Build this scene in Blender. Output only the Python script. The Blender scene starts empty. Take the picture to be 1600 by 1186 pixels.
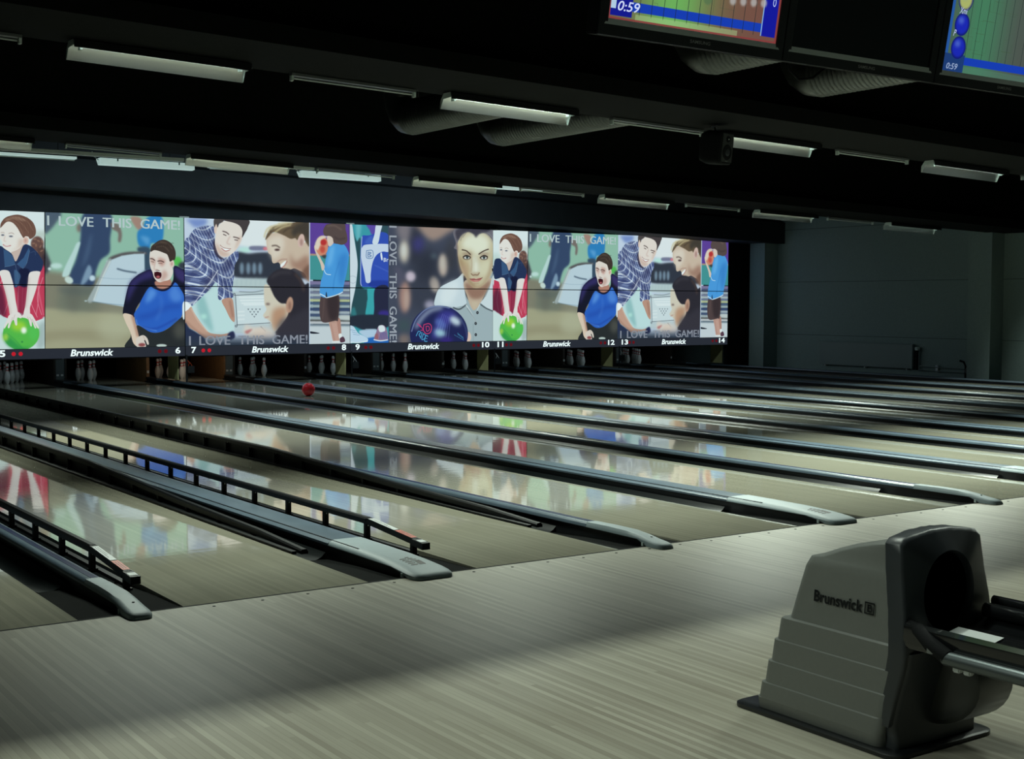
import bpy, math, random, json
import numpy as np
from mathutils import Vector, Matrix
random.seed(7)
SC = bpy.context.scene
COL = SC.collection
# ------------------------------------------------------------------ camera
cam_d = bpy.data.cameras.new('camera'); cam = bpy.data.objects.new('camera', cam_d); COL.objects.link(cam)
FPX = 2092.3
cam_d.sensor_fit = 'HORIZONTAL'; cam_d.sensor_width = 36.0; cam_d.lens = FPX / 1600 * 36.0
cam_d.clip_start = 0.05; cam_d.clip_end = 200
YAW, PIT, ROLL = 0.60146, -0.05786, 0.00297
fw = Vector((math.sin(YAW)*math.cos(PIT), math.cos(YAW)*math.cos(PIT), math.sin(PIT)))
rt = Vector((math.cos(YAW), -math.sin(YAW), 0)); up = rt.cross(fw)
r2 = rt*math.cos(ROLL) + up*math.sin(ROLL); u2 = -rt*math.sin(ROLL) + up*math.cos(ROLL)
M = Matrix(((r2.x, u2.x, -fw.x, -5.4926), (r2.y, u2.y, -fw.y, -6.4305), (r2.z, u2.z, -fw.z, 1.5377), (0, 0, 0, 1)))
cam.matrix_world = M
SC.camera = cam
# ------------------------------------------------------------------ world and exposure
w = bpy.data.worlds.new('world'); SC.world = w; w.use_nodes = True
w.node_tree.nodes['Background'].inputs[0].default_value = (0.010, 0.014, 0.015, 1)
w.node_tree.nodes['Background'].inputs[1].default_value = 0.0
vs = SC.view_settings
vs.view_transform = 'Standard'; vs.look = 'None'; vs.gamma = 1.0; vs.exposure = 0.0; vs.use_curve_mapping = False
TUBE_COL = (0.80, 1.0, 0.90)
LAMP_COL = (0.88, 1.0, 0.86)
LAMP_LANE = 3.4       # emission of the visible tubes
POW = (50, 95, 60, 45)    # watts: row over the approach, near row over the lanes, second row, fittings at the panels
# ------------------------------------------------------------------ helpers
def s2l(c):
    return tuple(((v/255)/12.92 if v/255 <= 0.04045 else ((v/255+0.055)/1.055)**2.4) for v in c)
class MB:
    def __init__(s): s.v = []; s.f = []; s.mi = []
    def add(s, vs, fs, mi=0):
        n = len(s.v); s.v += [tuple(v) for v in vs]; s.f += [tuple(n+i for i in f) for f in fs]; s.mi += [mi]*len(fs); return s
    def box(s, x0, x1, y0, y1, z0, z1, mi=0):
        return s.add([(x0,y0,z0),(x1,y0,z0),(x1,y1,z0),(x0,y1,z0),(x0,y0,z1),(x1,y0,z1),(x1,y1,z1),(x0,y1,z1)],
                     [(0,3,2,1),(4,5,6,7),(0,1,5,4),(1,2,6,5),(2,3,7,6),(3,0,4,7)], mi)
    def loft(s, rings, closed=True, cap=True, mi=0):
        n = len(rings[0]); vs = [p for r in rings for p in r]; fs = []
        for k in range(len(rings)-1):
            for i in range(n if closed else n-1):
                j = (i+1) % n
                fs.append((k*n+i, k*n+j, (k+1)*n+j, (k+1)*n+i))
        if cap and closed:
            fs.append(tuple(reversed(range(n)))); fs.append(tuple((len(rings)-1)*n+i for i in range(n)))
        return s.add(vs, fs, mi)
    def tube(s, p0, p1, r0, r1=None, n=12, mi=0, cap=True):
        p0 = Vector(p0); p1 = Vector(p1); r1 = r0 if r1 is None else r1
        d = (p1-p0).normalized(); a = d.orthogonal().normalized(); b = d.cross(a)
        rings = [[p + (a*math.cos(2*math.pi*i/n)+b*math.sin(2*math.pi*i/n))*r for i in range(n)] for p, r in ((p0, r0), (p1, r1))]
        return s.loft(rings, cap=cap, mi=mi)
    def path(s, pts, r, n=8, mi=0):
        pts = [Vector(p) for p in pts]; rings = []
        for i, p in enumerate(pts):
            d = (pts[min(i+1, len(pts)-1)]-pts[max(i-1, 0)]).normalized()
            ref = Vector((0,0,1)) if abs(d.z) < 0.9 else Vector((1,0,0))
            a = d.cross(ref).normalized(); b = d.cross(a)
            rr = r[i] if isinstance(r, (list, tuple)) else r
            rings.append([p+(a*math.cos(2*math.pi*k/n)+b*math.sin(2*math.pi*k/n))*rr for k in range(n)])
        return s.loft(rings, mi=mi)
    def lathe(s, prof, n=20, c=(0,0,0), mi=0):
        rings = [[(c[0]+r*math.cos(2*math.pi*i/n), c[1]+r*math.sin(2*math.pi*i/n), c[2]+z) for i in range(n)] for r, z in prof]
        return s.loft(rings, mi=mi)
    def prism(s, prof, x0, x1, axis='x', mi=0):
        if axis == 'x': r = [[(x, a, b) for a, b in prof] for x in (x0, x1)]
        elif axis == 'y': r = [[(a, y, b) for a, b in prof] for y in (x0, x1)]
        else: r = [[(a, b, z) for a, b in prof] for z in (x0, x1)]
        return s.loft(r, mi=mi)
    def build(s, name, mats, parent=None, smooth=False, bevel=0, loc=None):
        me = bpy.data.meshes.new(name); me.from_pydata([tuple(v) for v in s.v], [], s.f)
        for m in (mats if isinstance(mats, (list, tuple)) else [mats]): me.materials.append(m)
        for p, k in zip(me.polygons, s.mi): p.material_index = k
        me.update()
        import bmesh
        bm = bmesh.new(); bm.from_mesh(me); bmesh.ops.recalc_face_normals(bm, faces=bm.faces)
        if bevel: 
            bmesh.ops.bevel(bm, geom=[e for e in bm.edges if len(e.link_faces) == 2 and e.calc_face_angle(0) > 0.5], offset=bevel, segments=2, affect='EDGES', clamp_overlap=True)
        bm.to_mesh(me); bm.free()
        o = bpy.data.objects.new(name, me); COL.objects.link(o)
        if parent: o.parent = parent
        if loc: o.location = loc
        if smooth:
            for p in me.polygons: p.use_smooth = True
            try: me.set_sharp_from_angle(angle=math.radians(40))
            except Exception: pass
        return o
def tag(o, label=None, cat=None, group=None, kind=None):
    if label: o['label'] = label
    if cat: o['category'] = cat
    if group: o['group'] = group
    if kind: o['kind'] = kind
    return o
def empty(name, loc, label, cat, group=None, rz=0):
    o = bpy.data.objects.new(name, None); COL.objects.link(o); o.location = loc; o.rotation_euler = (0, 0, rz)
    o.empty_display_size = 0.1
    return tag(o, label, cat, group)
def copy_tree(o, parent=None):
    c = o.copy(); COL.objects.link(c)
    if parent: c.parent = parent
    for ch in list(o.children): copy_tree(ch, c)
    return c
def struct(name, mb, m, **k):
    return tag(mb.build(name, m, **k), kind='structure')
def text_mb(txt, w, h, shear=0.0, bold=0.0, depth=0.0):
    cu = bpy.data.curves.new('lettering', 'FONT'); cu.body = txt; cu.shear = shear; cu.offset = bold; cu.extrude = 0; cu.resolution_u = 3
    ob = bpy.data.objects.new('lettering', cu); COL.objects.link(ob)
    dg = bpy.context.evaluated_depsgraph_get(); me = bpy.data.meshes.new_from_object(ob.evaluated_get(dg))
    vs = [v.co.copy() for v in me.vertices]; fs = [tuple(p.vertices) for p in me.polygons]
    bpy.data.objects.remove(ob); bpy.data.curves.remove(cu); bpy.data.meshes.remove(me)
    x0 = min(v.x for v in vs); x1 = max(v.x for v in vs); y0 = min(v.y for v in vs); y1 = max(v.y for v in vs)
    w = w or (x1-x0)*h/(y1-y0)
    return [((v.x-x0)/(x1-x0)*w, (v.y-y0)/(y1-y0)*h) for v in vs], fs
# ------------------------------------------------------------------ materials
def mat(name, col, rough=0.5, metal=0.0, emit=None, estr=0.0, spec=0.5, coat=0.0, ior=1.5, noise=0.0, nscale=20, bump=0.0, bscale=200):
    m = bpy.data.materials.new(name); m.use_nodes = True; nt = m.node_tree; b = nt.nodes['Principled BSDF']
    b.inputs['Base Color'].default_value = (*col, 1); b.inputs['Roughness'].default_value = rough; b.inputs['Metallic'].default_value = metal
    b.inputs['Specular IOR Level'].default_value = spec; b.inputs['Coat Weight'].default_value = coat; b.inputs['IOR'].default_value = ior
    if emit: b.inputs['Emission Color'].default_value = (*emit, 1); b.inputs['Emission Strength'].default_value = estr
    tc = nt.nodes.new('ShaderNodeTexCoord')
    if noise:
        n = nt.nodes.new('ShaderNodeTexNoise'); n.inputs['Scale'].default_value = nscale; n.inputs['Detail'].default_value = 5
        nt.links.new(tc.outputs['Object'], n.inputs['Vector'])
        mx = nt.nodes.new('ShaderNodeMix'); mx.data_type = 'RGBA'
        mx.inputs[6].default_value = (*[c*(1-noise) for c in col], 1); mx.inputs[7].default_value = (*[min(1, c*(1+noise)) for c in col], 1)
        nt.links.new(n.outputs['Fac'], mx.inputs[0]); nt.links.new(mx.outputs[2], b.inputs['Base Color'])
    if bump:
        n2 = nt.nodes.new('ShaderNodeTexNoise'); n2.inputs['Scale'].default_value = bscale
        nt.links.new(tc.outputs['Object'], n2.inputs['Vector'])
        bp = nt.nodes.new('ShaderNodeBump'); bp.inputs['Strength'].default_value = bump; bp.inputs['Distance'].default_value = 0.002
        nt.links.new(n2.outputs['Fac'], bp.inputs['Height']); nt.links.new(bp.outputs['Normal'], b.inputs['Normal'])
    return m
def emis(name, col, strength=1.0):
    m = bpy.data.materials.new(name); m.use_nodes = True; nt = m.node_tree; nt.nodes.clear()
    e = nt.nodes.new('ShaderNodeEmission'); e.inputs[0].default_value = (*col, 1); e.inputs[1].default_value = strength
    o = nt.nodes.new('ShaderNodeOutputMaterial'); nt.links.new(e.outputs[0], o.inputs[0]); return m
def wood(name, ca, cb, cc, board, rough, ior, wob, seam=0.25, length=1.3):
    m = bpy.data.materials.new(name); m.use_nodes = True; nt = m.node_tree; b = nt.nodes['Principled BSDF']; N = nt.nodes.new; Lk = nt.links.new
    geo = N('ShaderNodeNewGeometry'); sep = N('ShaderNodeSeparateXYZ'); Lk(geo.outputs['Position'], sep.inputs[0])
    def math_(op, a, bb=None):
        n = N('ShaderNodeMath'); n.operation = op
        for i, q in enumerate((a, bb)):
            if q is None: continue
            if isinstance(q, (int, float)): n.inputs[i].default_value = q
            else: Lk(q, n.inputs[i])
        return n.outputs[0]
    bx = math_('DIVIDE', sep.outputs['X'], board); bi = math_('FLOOR', bx)
    wn = N('ShaderNodeTexWhiteNoise'); wn.noise_dimensions = '1D'; Lk(bi, wn.inputs['W'])
    yy = math_('ADD', math_('DIVIDE', sep.outputs['Y'], length), math_('MULTIPLY', wn.outputs['Value'], 9.0)); yi = math_('FLOOR', yy)
    cmb = N('ShaderNodeCombineXYZ'); Lk(bi, cmb.inputs[0]); Lk(yi, cmb.inputs[1])
    wn2 = N('ShaderNodeTexWhiteNoise'); wn2.noise_dimensions = '2D'; Lk(cmb.outputs[0], wn2.inputs['Vector'])
    alt = math_('MULTIPLY', math_('ABSOLUTE', math_('MODULO', bi, 2.0)), 0.28); mixf = math_('ADD', alt, math_('MULTIPLY', wn2.outputs['Value'], 0.72))
    mp = N('ShaderNodeMapping'); mp.inputs['Scale'].default_value = (60, 2.2, 1); Lk(geo.outputs['Position'], mp.inputs['Vector'])
    gr = N('ShaderNodeTexNoise'); gr.inputs['Scale'].default_value = 1.0; gr.inputs['Detail'].default_value = 6; Lk(mp.outputs[0], gr.inputs['Vector'])
    mx = N('ShaderNodeMix'); mx.data_type = 'RGBA'; mx.inputs[6].default_value = (*ca, 1); mx.inputs[7].default_value = (*cb, 1); Lk(mixf, mx.inputs[0])
    mx2 = N('ShaderNodeMix'); mx2.data_type = 'RGBA'; mx2.inputs[7].default_value = (*cc, 1); Lk(mx.outputs[2], mx2.inputs[6])
    Lk(math_('MULTIPLY', gr.outputs['Fac'], 0.55), mx2.inputs[0])
    fr = math_('FRACT', bx); ln = math_('GREATER_THAN', math_('ABSOLUTE', math_('SUBTRACT', fr, 0.5)), 0.46)
    mx3 = N('ShaderNodeMix'); mx3.data_type = 'RGBA'; mx3.inputs[7].default_value = (*[c*0.5 for c in cc], 1); Lk(mx2.outputs[2], mx3.inputs[6]); Lk(math_('MULTIPLY', ln, seam), mx3.inputs[0])
    Lk(mx3.outputs[2], b.inputs['Base Color'])
    b.inputs['Roughness'].default_value = rough; b.inputs['IOR'].default_value = ior
    mp2 = N('ShaderNodeMapping'); mp2.inputs['Scale'].default_value = (3.0, 7.0, 1); Lk(geo.outputs['Position'], mp2.inputs['Vector'])
    n3 = N('ShaderNodeTexNoise'); n3.inputs['Scale'].default_value = 1.5; n3.inputs['Detail'].default_value = 3; Lk(mp2.outputs[0], n3.inputs['Vector'])
    bp = N('ShaderNodeBump'); bp.inputs['Strength'].default_value = wob; bp.inputs['Distance'].default_value = 0.004
    Lk(n3.outputs['Fac'], bp.inputs['Height']); Lk(bp.outputs['Normal'], b.inputs['Normal'])
    return m
M_lane = wood('lane maple boards', (0.36,0.35,0.275), (0.46,0.445,0.35), (0.29,0.28,0.215), 0.027, 0.04, 1.80, 0.06, 0.12, 3.0)
M_appr = wood('approach boards', (0.33,0.31,0.25), (0.53,0.52,0.43), (0.25,0.22,0.18), 0.027, 0.42, 1.35, 0.05, 0.3, 2.4)
M_black = mat('black satin plastic', (0.012,0.014,0.016), 0.35)
M_blackm = mat('matt black paint', (0.007,0.008,0.009), 0.8, spec=0.15)
M_gutter = mat('dark grey gutter shell', (0.009,0.012,0.013), 0.33, spec=0.3)
M_plate = mat('matt black gutter plate', (0.003,0.004,0.004), 0.8, spec=0.03)
M_cap = mat('blue grey capping', (0.12,0.165,0.21), 0.28, noise=0.25, nscale=3, ior=1.5)
M_capend = mat('pale grey capping end', (0.25,0.32,0.35), 0.55, noise=0.06, nscale=12)
M_inlay = mat('navy inlay strip', (0.02,0.03,0.09), 0.3)
M_ceil = mat('black ceiling', (0.003,0.0035,0.005), 0.9, spec=0.05, noise=0.3, nscale=2)
M_beam = mat('dark concrete beam', (0.007,0.008,0.008), 0.85, spec=0.08, noise=0.35, nscale=14, bump=0.3)
M_wall = mat('dark grey painted wall', (0.24,0.32,0.31), 0.7, spec=0.2, noise=0.12, nscale=30, bump=0.2)
M_head = mat('charcoal header', (0.020,0.025,0.030), 0.8, spec=0.2, noise=0.2, nscale=5)
M_seam = mat('panel seam', (0.09,0.12,0.12), 0.9)
M_edge = mat('pale corner bead', (0.25,0.33,0.33), 0.5)
M_alu = mat('brushed aluminium reflector', (0.75,0.78,0.78), 0.32, metal=1.0)
M_white = mat('white enamel', (0.62,0.72,0.70), 0.4)
M_greym = mat('grey steel', (0.22,0.24,0.24), 0.45, metal=0.6)
M_tube = emis('lit tube', TUBE_COL, LAMP_LANE)
M_tubeglow = emis('unlit tube with faint glow', TUBE_COL, 0.5)  # faint glow added to tubes that are unlit
M_tubehi = emis('bright tube', TUBE_COL, 15.0)
M_fitglow = mat('white fitting with added glow', (0.75,0.8,0.8), 0.5, emit=(0.72,1.0,0.95), estr=0.42)  # emission stands in for lamplight falling on the white housings
M_bump = mat('black bumper rail paint', (0.004,0.005,0.006), 0.5, spec=0.2)
M_tubeoff = mat('unlit tube glass', (0.5,0.55,0.55), 0.15)
M_duct = mat('galvanised duct', (0.10,0.108,0.105), 0.35, metal=0.85, noise=0.15, nscale=30)
M_strip = emis('backlit charcoal strip', s2l((40,45,54)), 1.0)
M_letter = emis('backlit white lettering', s2l((225,242,242)), 1.15)
M_red = emis('red indicator lens', s2l((190,30,45)), 1.0)
M_reddim = emis('dim red indicator lens', s2l((95,18,26)), 1.0)
M_ply = mat('pale plywood', (0.55,0.52,0.24), 0.6, noise=0.18, nscale=6)
M_kick = mat('kickback timber', (0.22,0.12,0.05), 0.5, noise=0.35, nscale=9)
M_kickshade = mat('shaded kickback timber', (0.022,0.016,0.012), 0.6)  # shaded copy of the kickback timber, shade put into the colour
M_kickp = mat('grey kickback plate', (0.10,0.13,0.14), 0.5, noise=0.1)
M_ball = mat('red ball urethane', (0.85,0.035,0.05), 0.12, noise=0.35, nscale=14, coat=0.5)
M_pinw = mat('white pin', (0.80,0.82,0.82), 0.25); M_pinr = mat('red pin stripe', (0.6,0.02,0.03), 0.3)
M_silver = mat('silver grey hood plastic', (0.175,0.185,0.175), 0.42, noise=0.05, nscale=60)
M_dark = mat('charcoal gloss plastic', (0.034,0.040,0.046), 0.38)
M_gloss = mat('black gloss tray', (0.008,0.009,0.010), 0.14, coat=0.3)
M_tubealu = mat('satin aluminium tube', (0.12,0.14,0.145), 0.35, metal=0.7)
M_rad = mat('radiator enamel', (0.20,0.265,0.26), 0.5)
M_lab = mat('white sticker', (0.62,0.66,0.66), 0.5); M_org = mat('orange red warning sticker', (0.60,0.07,0.02), 0.5)
M_void = mat('black void', (0.002,0.002,0.002), 1.0, spec=0.0)
M_print = mat('dark print', (0.02,0.02,0.02), 0.6)
# ------------------------------------------------------------------ pictures on the backlit panels, drawn by code
def spline(pts, closed=True, k=6):
    n = len(pts); out = []
    for i in range(n):
        p0, p1, p2, p3 = pts[(i-1) % n], pts[i], pts[(i+1) % n], pts[(i+2) % n]
        for j in range(k):
            t = j/k; t2 = t*t; t3 = t2*t
            out.append(tuple(0.5*((2*p1[a]) + (-p0[a]+p2[a])*t + (2*p0[a]-5*p1[a]+4*p2[a]-p3[a])*t2 + (-p0[a]+3*p1[a]-3*p2[a]+p3[a])*t3) for a in (0, 1)))
    return out
class Canvas:
    def __init__(s, wm, hm, ppm):
        s.s = ppm/1000.0; s.W = int(round(wm*ppm)); s.H = int(round(hm*ppm)); s.a = np.zeros((s.H, s.W, 3)); s.clip = None
    def blur(s, m, r):
        if r < 0.6: return m
        k = int(r*2.5)+1; g = np.exp(-0.5*(np.arange(-k, k+1)/r)**2); g /= g.sum()
        m = np.apply_along_axis(lambda q: np.convolve(np.pad(q, k, 'edge'), g, 'valid'), 0, m)
        return np.apply_along_axis(lambda q: np.convolve(np.pad(q, k, 'edge'), g, 'valid'), 1, m)
    def region(s, xs, ys, pad):
        return max(0, int(min(xs)-pad)), min(s.W, int(max(xs)+pad)+2), max(0, int(min(ys)-pad)), min(s.H, int(max(ys)+pad)+2)
    def pmask(s, pts, pad):
        x = np.array([p[0] for p in pts])*s.s; y = np.array([p[1] for p in pts])*s.s
        x0, x1, y0, y1 = s.region(x, y, pad)
        if x1 <= x0 or y1 <= y0: return None
        W = x1-x0; m = np.zeros((y1-y0, W)); xn = np.roll(x, -1); yn = np.roll(y, -1)
        for r in range(y1-y0):
            for sub in (0.25, 0.75):
                yy = y0+r+sub; c = (y <= yy) != (yn <= yy)
                if not c.any(): continue
                xs = np.sort(x[c]+(yy-y[c])/(yn[c]-y[c])*(xn[c]-x[c])) - x0
                for a, b in zip(xs[::2], xs[1::2]):
                    a = max(0.0, min(W, a)); b = max(0.0, min(W, b))
                    if b <= a: continue
                    ia, ib = int(a), int(b)
                    if ia == ib: m[r, min(ia, W-1)] += (b-a)*0.5
                    else:
                        m[r, ia] += (ia+1-a)*0.5; m[r, ia+1:ib] += 0.5
                        if ib < W: m[r, ib] += (b-ib)*0.5
        return x0, x1, y0, y1, np.clip(m, 0, 1)
    def put(s, reg, c, a):
        x0, x1, y0, y1, m = reg
        if s.clip is not None: m = m*s.clip[y0:y1, x0:x1]
        m = (m*a)[..., None]; s.a[y0:y1, x0:x1] = s.a[y0:y1, x0:x1]*(1-m)+np.array(c)/255.0*m
    def run(s, ops):
        for o in ops:
            if o[0] == 'p':
                q = o[5:]; pts = list(zip(q[::2], q[1::2])); pts = spline(pts) if o[4] else pts
                r = o[3]*s.s; reg = s.pmask(pts, r*2.5+2)
                if reg is None: continue
                s.put((*reg[:4], s.blur(reg[4], r)), o[1], o[2])
            elif o[0] == 'l':
                q = o[5:]; pts = [(a*s.s, b*s.s) for a, b in zip(q[::2], q[1::2])]
                if len(pts) > 2:
                    P3 = [pts[0]]+pts+[pts[-1]]; sm = []
                    for i in range(1, len(P3)-2):
                        for j in range(5):
                            t = j/5; t2 = t*t; t3 = t2*t; p0, p1, p2, p3 = P3[i-1:i+3]
                            sm.append(tuple(0.5*((2*p1[a])+(-p0[a]+p2[a])*t+(2*p0[a]-5*p1[a]+4*p2[a]-p3[a])*t2+(-p0[a]+3*p1[a]-3*p2[a]+p3[a])*t3) for a in (0, 1)))
                    pts = sm+[pts[-1]]
                hw = o[4]*s.s/2; r = o[3]*s.s
                x0, x1, y0, y1 = s.region([p[0] for p in pts], [p[1] for p in pts], hw+r*2.5+2)
                if x1 <= x0 or y1 <= y0: continue
                X, Y = np.meshgrid(np.arange(x0, x1)+0.5, np.arange(y0, y1)+0.5); d = np.full(X.shape, 1e9)
                for (ax, ay), (bx, by) in zip(pts[:-1], pts[1:]):
                    dx, dy = bx-ax, by-ay; L2 = dx*dx+dy*dy+1e-9; t = np.clip(((X-ax)*dx+(Y-ay)*dy)/L2, 0, 1)
                    d = np.minimum(d, np.hypot(X-ax-t*dx, Y-ay-t*dy))
                s.put((x0, x1, y0, y1, s.blur(np.clip(hw-d+0.5, 0, 1), r)), o[1], o[2])
            elif o[0] == 'c':
                q = o[1:]; reg = s.pmask(list(zip(q[::2], q[1::2])), 2); s.clip = np.zeros((s.H, s.W)); s.clip[reg[2]:reg[3], reg[0]:reg[1]] = reg[4]
            elif o[0] == 'u': s.clip = None
            elif o[0] == 'k':
                q = o[1:]; reg = s.pmask(spline(list(zip(q[::2], q[1::2]))), 2); x0, x1, y0, y1, m = reg
                X, Y = np.meshgrid(np.arange(x0, x1)/s.s, np.arange(y0, y1)/s.s)
                wx = 16*np.sin(Y/150.0)+12*np.sin(X/120.0); an = 0.35*np.sin(X/300.0+Y/380.0)-0.25
                U = X*np.cos(an)+Y*np.sin(an)+wx; V = -X*np.sin(an)+Y*np.cos(an)+wx*0.6
                for ph, per, dut, c, al in ((U, 165, 0.42, (62, 70, 118), 0.62), (V, 170, 0.40, (62, 72, 122), 0.55), (U+82, 165, 0.12, (238, 243, 252), 0.85), (V+80, 170, 0.12, (238, 243, 252), 0.8), (V+30, 85, 0.08, (190, 200, 225), 0.45), (U+30, 165, 0.06, (40, 40, 70), 0.6)):
                    s.put((x0, x1, y0, y1, m*(((ph % per)/per) < dut)), c, al)
                sh = (np.sin(X/60.0+np.sin(Y/80.0)*2) > 0.35)*m; s.put((x0, x1, y0, y1, s.blur(sh*1.0, 3)), (38, 40, 80), 0.28)
    def image(s, name):
        im = bpy.data.images.new(name, s.W, s.H); px = np.ones((s.H, s.W, 4), dtype=np.float32); px[..., :3] = np.clip(s.a*np.array((0.90, 0.945, 0.935))+np.array((0.014, 0.020, 0.024)), 0, 1)
        im.pixels.foreach_set(px.ravel()); im.update(); im.pack(); return im
def picture_mat(name, im, strength):
    m = bpy.data.materials.new(name); m.use_nodes = True; nt = m.node_tree; nt.nodes.clear()
    uv = nt.nodes.new('ShaderNodeUVMap'); t = nt.nodes.new('ShaderNodeTexImage'); t.image = im; t.extension = 'EXTEND'
    e = nt.nodes.new('ShaderNodeEmission'); e.inputs[1].default_value = strength; o = nt.nodes.new('ShaderNodeOutputMaterial')
    nt.links.new(uv.outputs[0], t.inputs[0]); nt.links.new(t.outputs[0], e.inputs[0]); nt.links.new(e.outputs[0], o.inputs[0]); return m
def uv_front(o, x0, x1, z0, z1):
    me = o.data; ul = me.uv_layers.new(name='UVMap')
    for p in me.polygons:
        for li in p.loop_indices:
            v = me.vertices[me.loops[li].vertex_index].co; ul.data[li].uv = ((v.x-x0)/(x1-x0), (v.z-z0)/(z1-z0))
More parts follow.
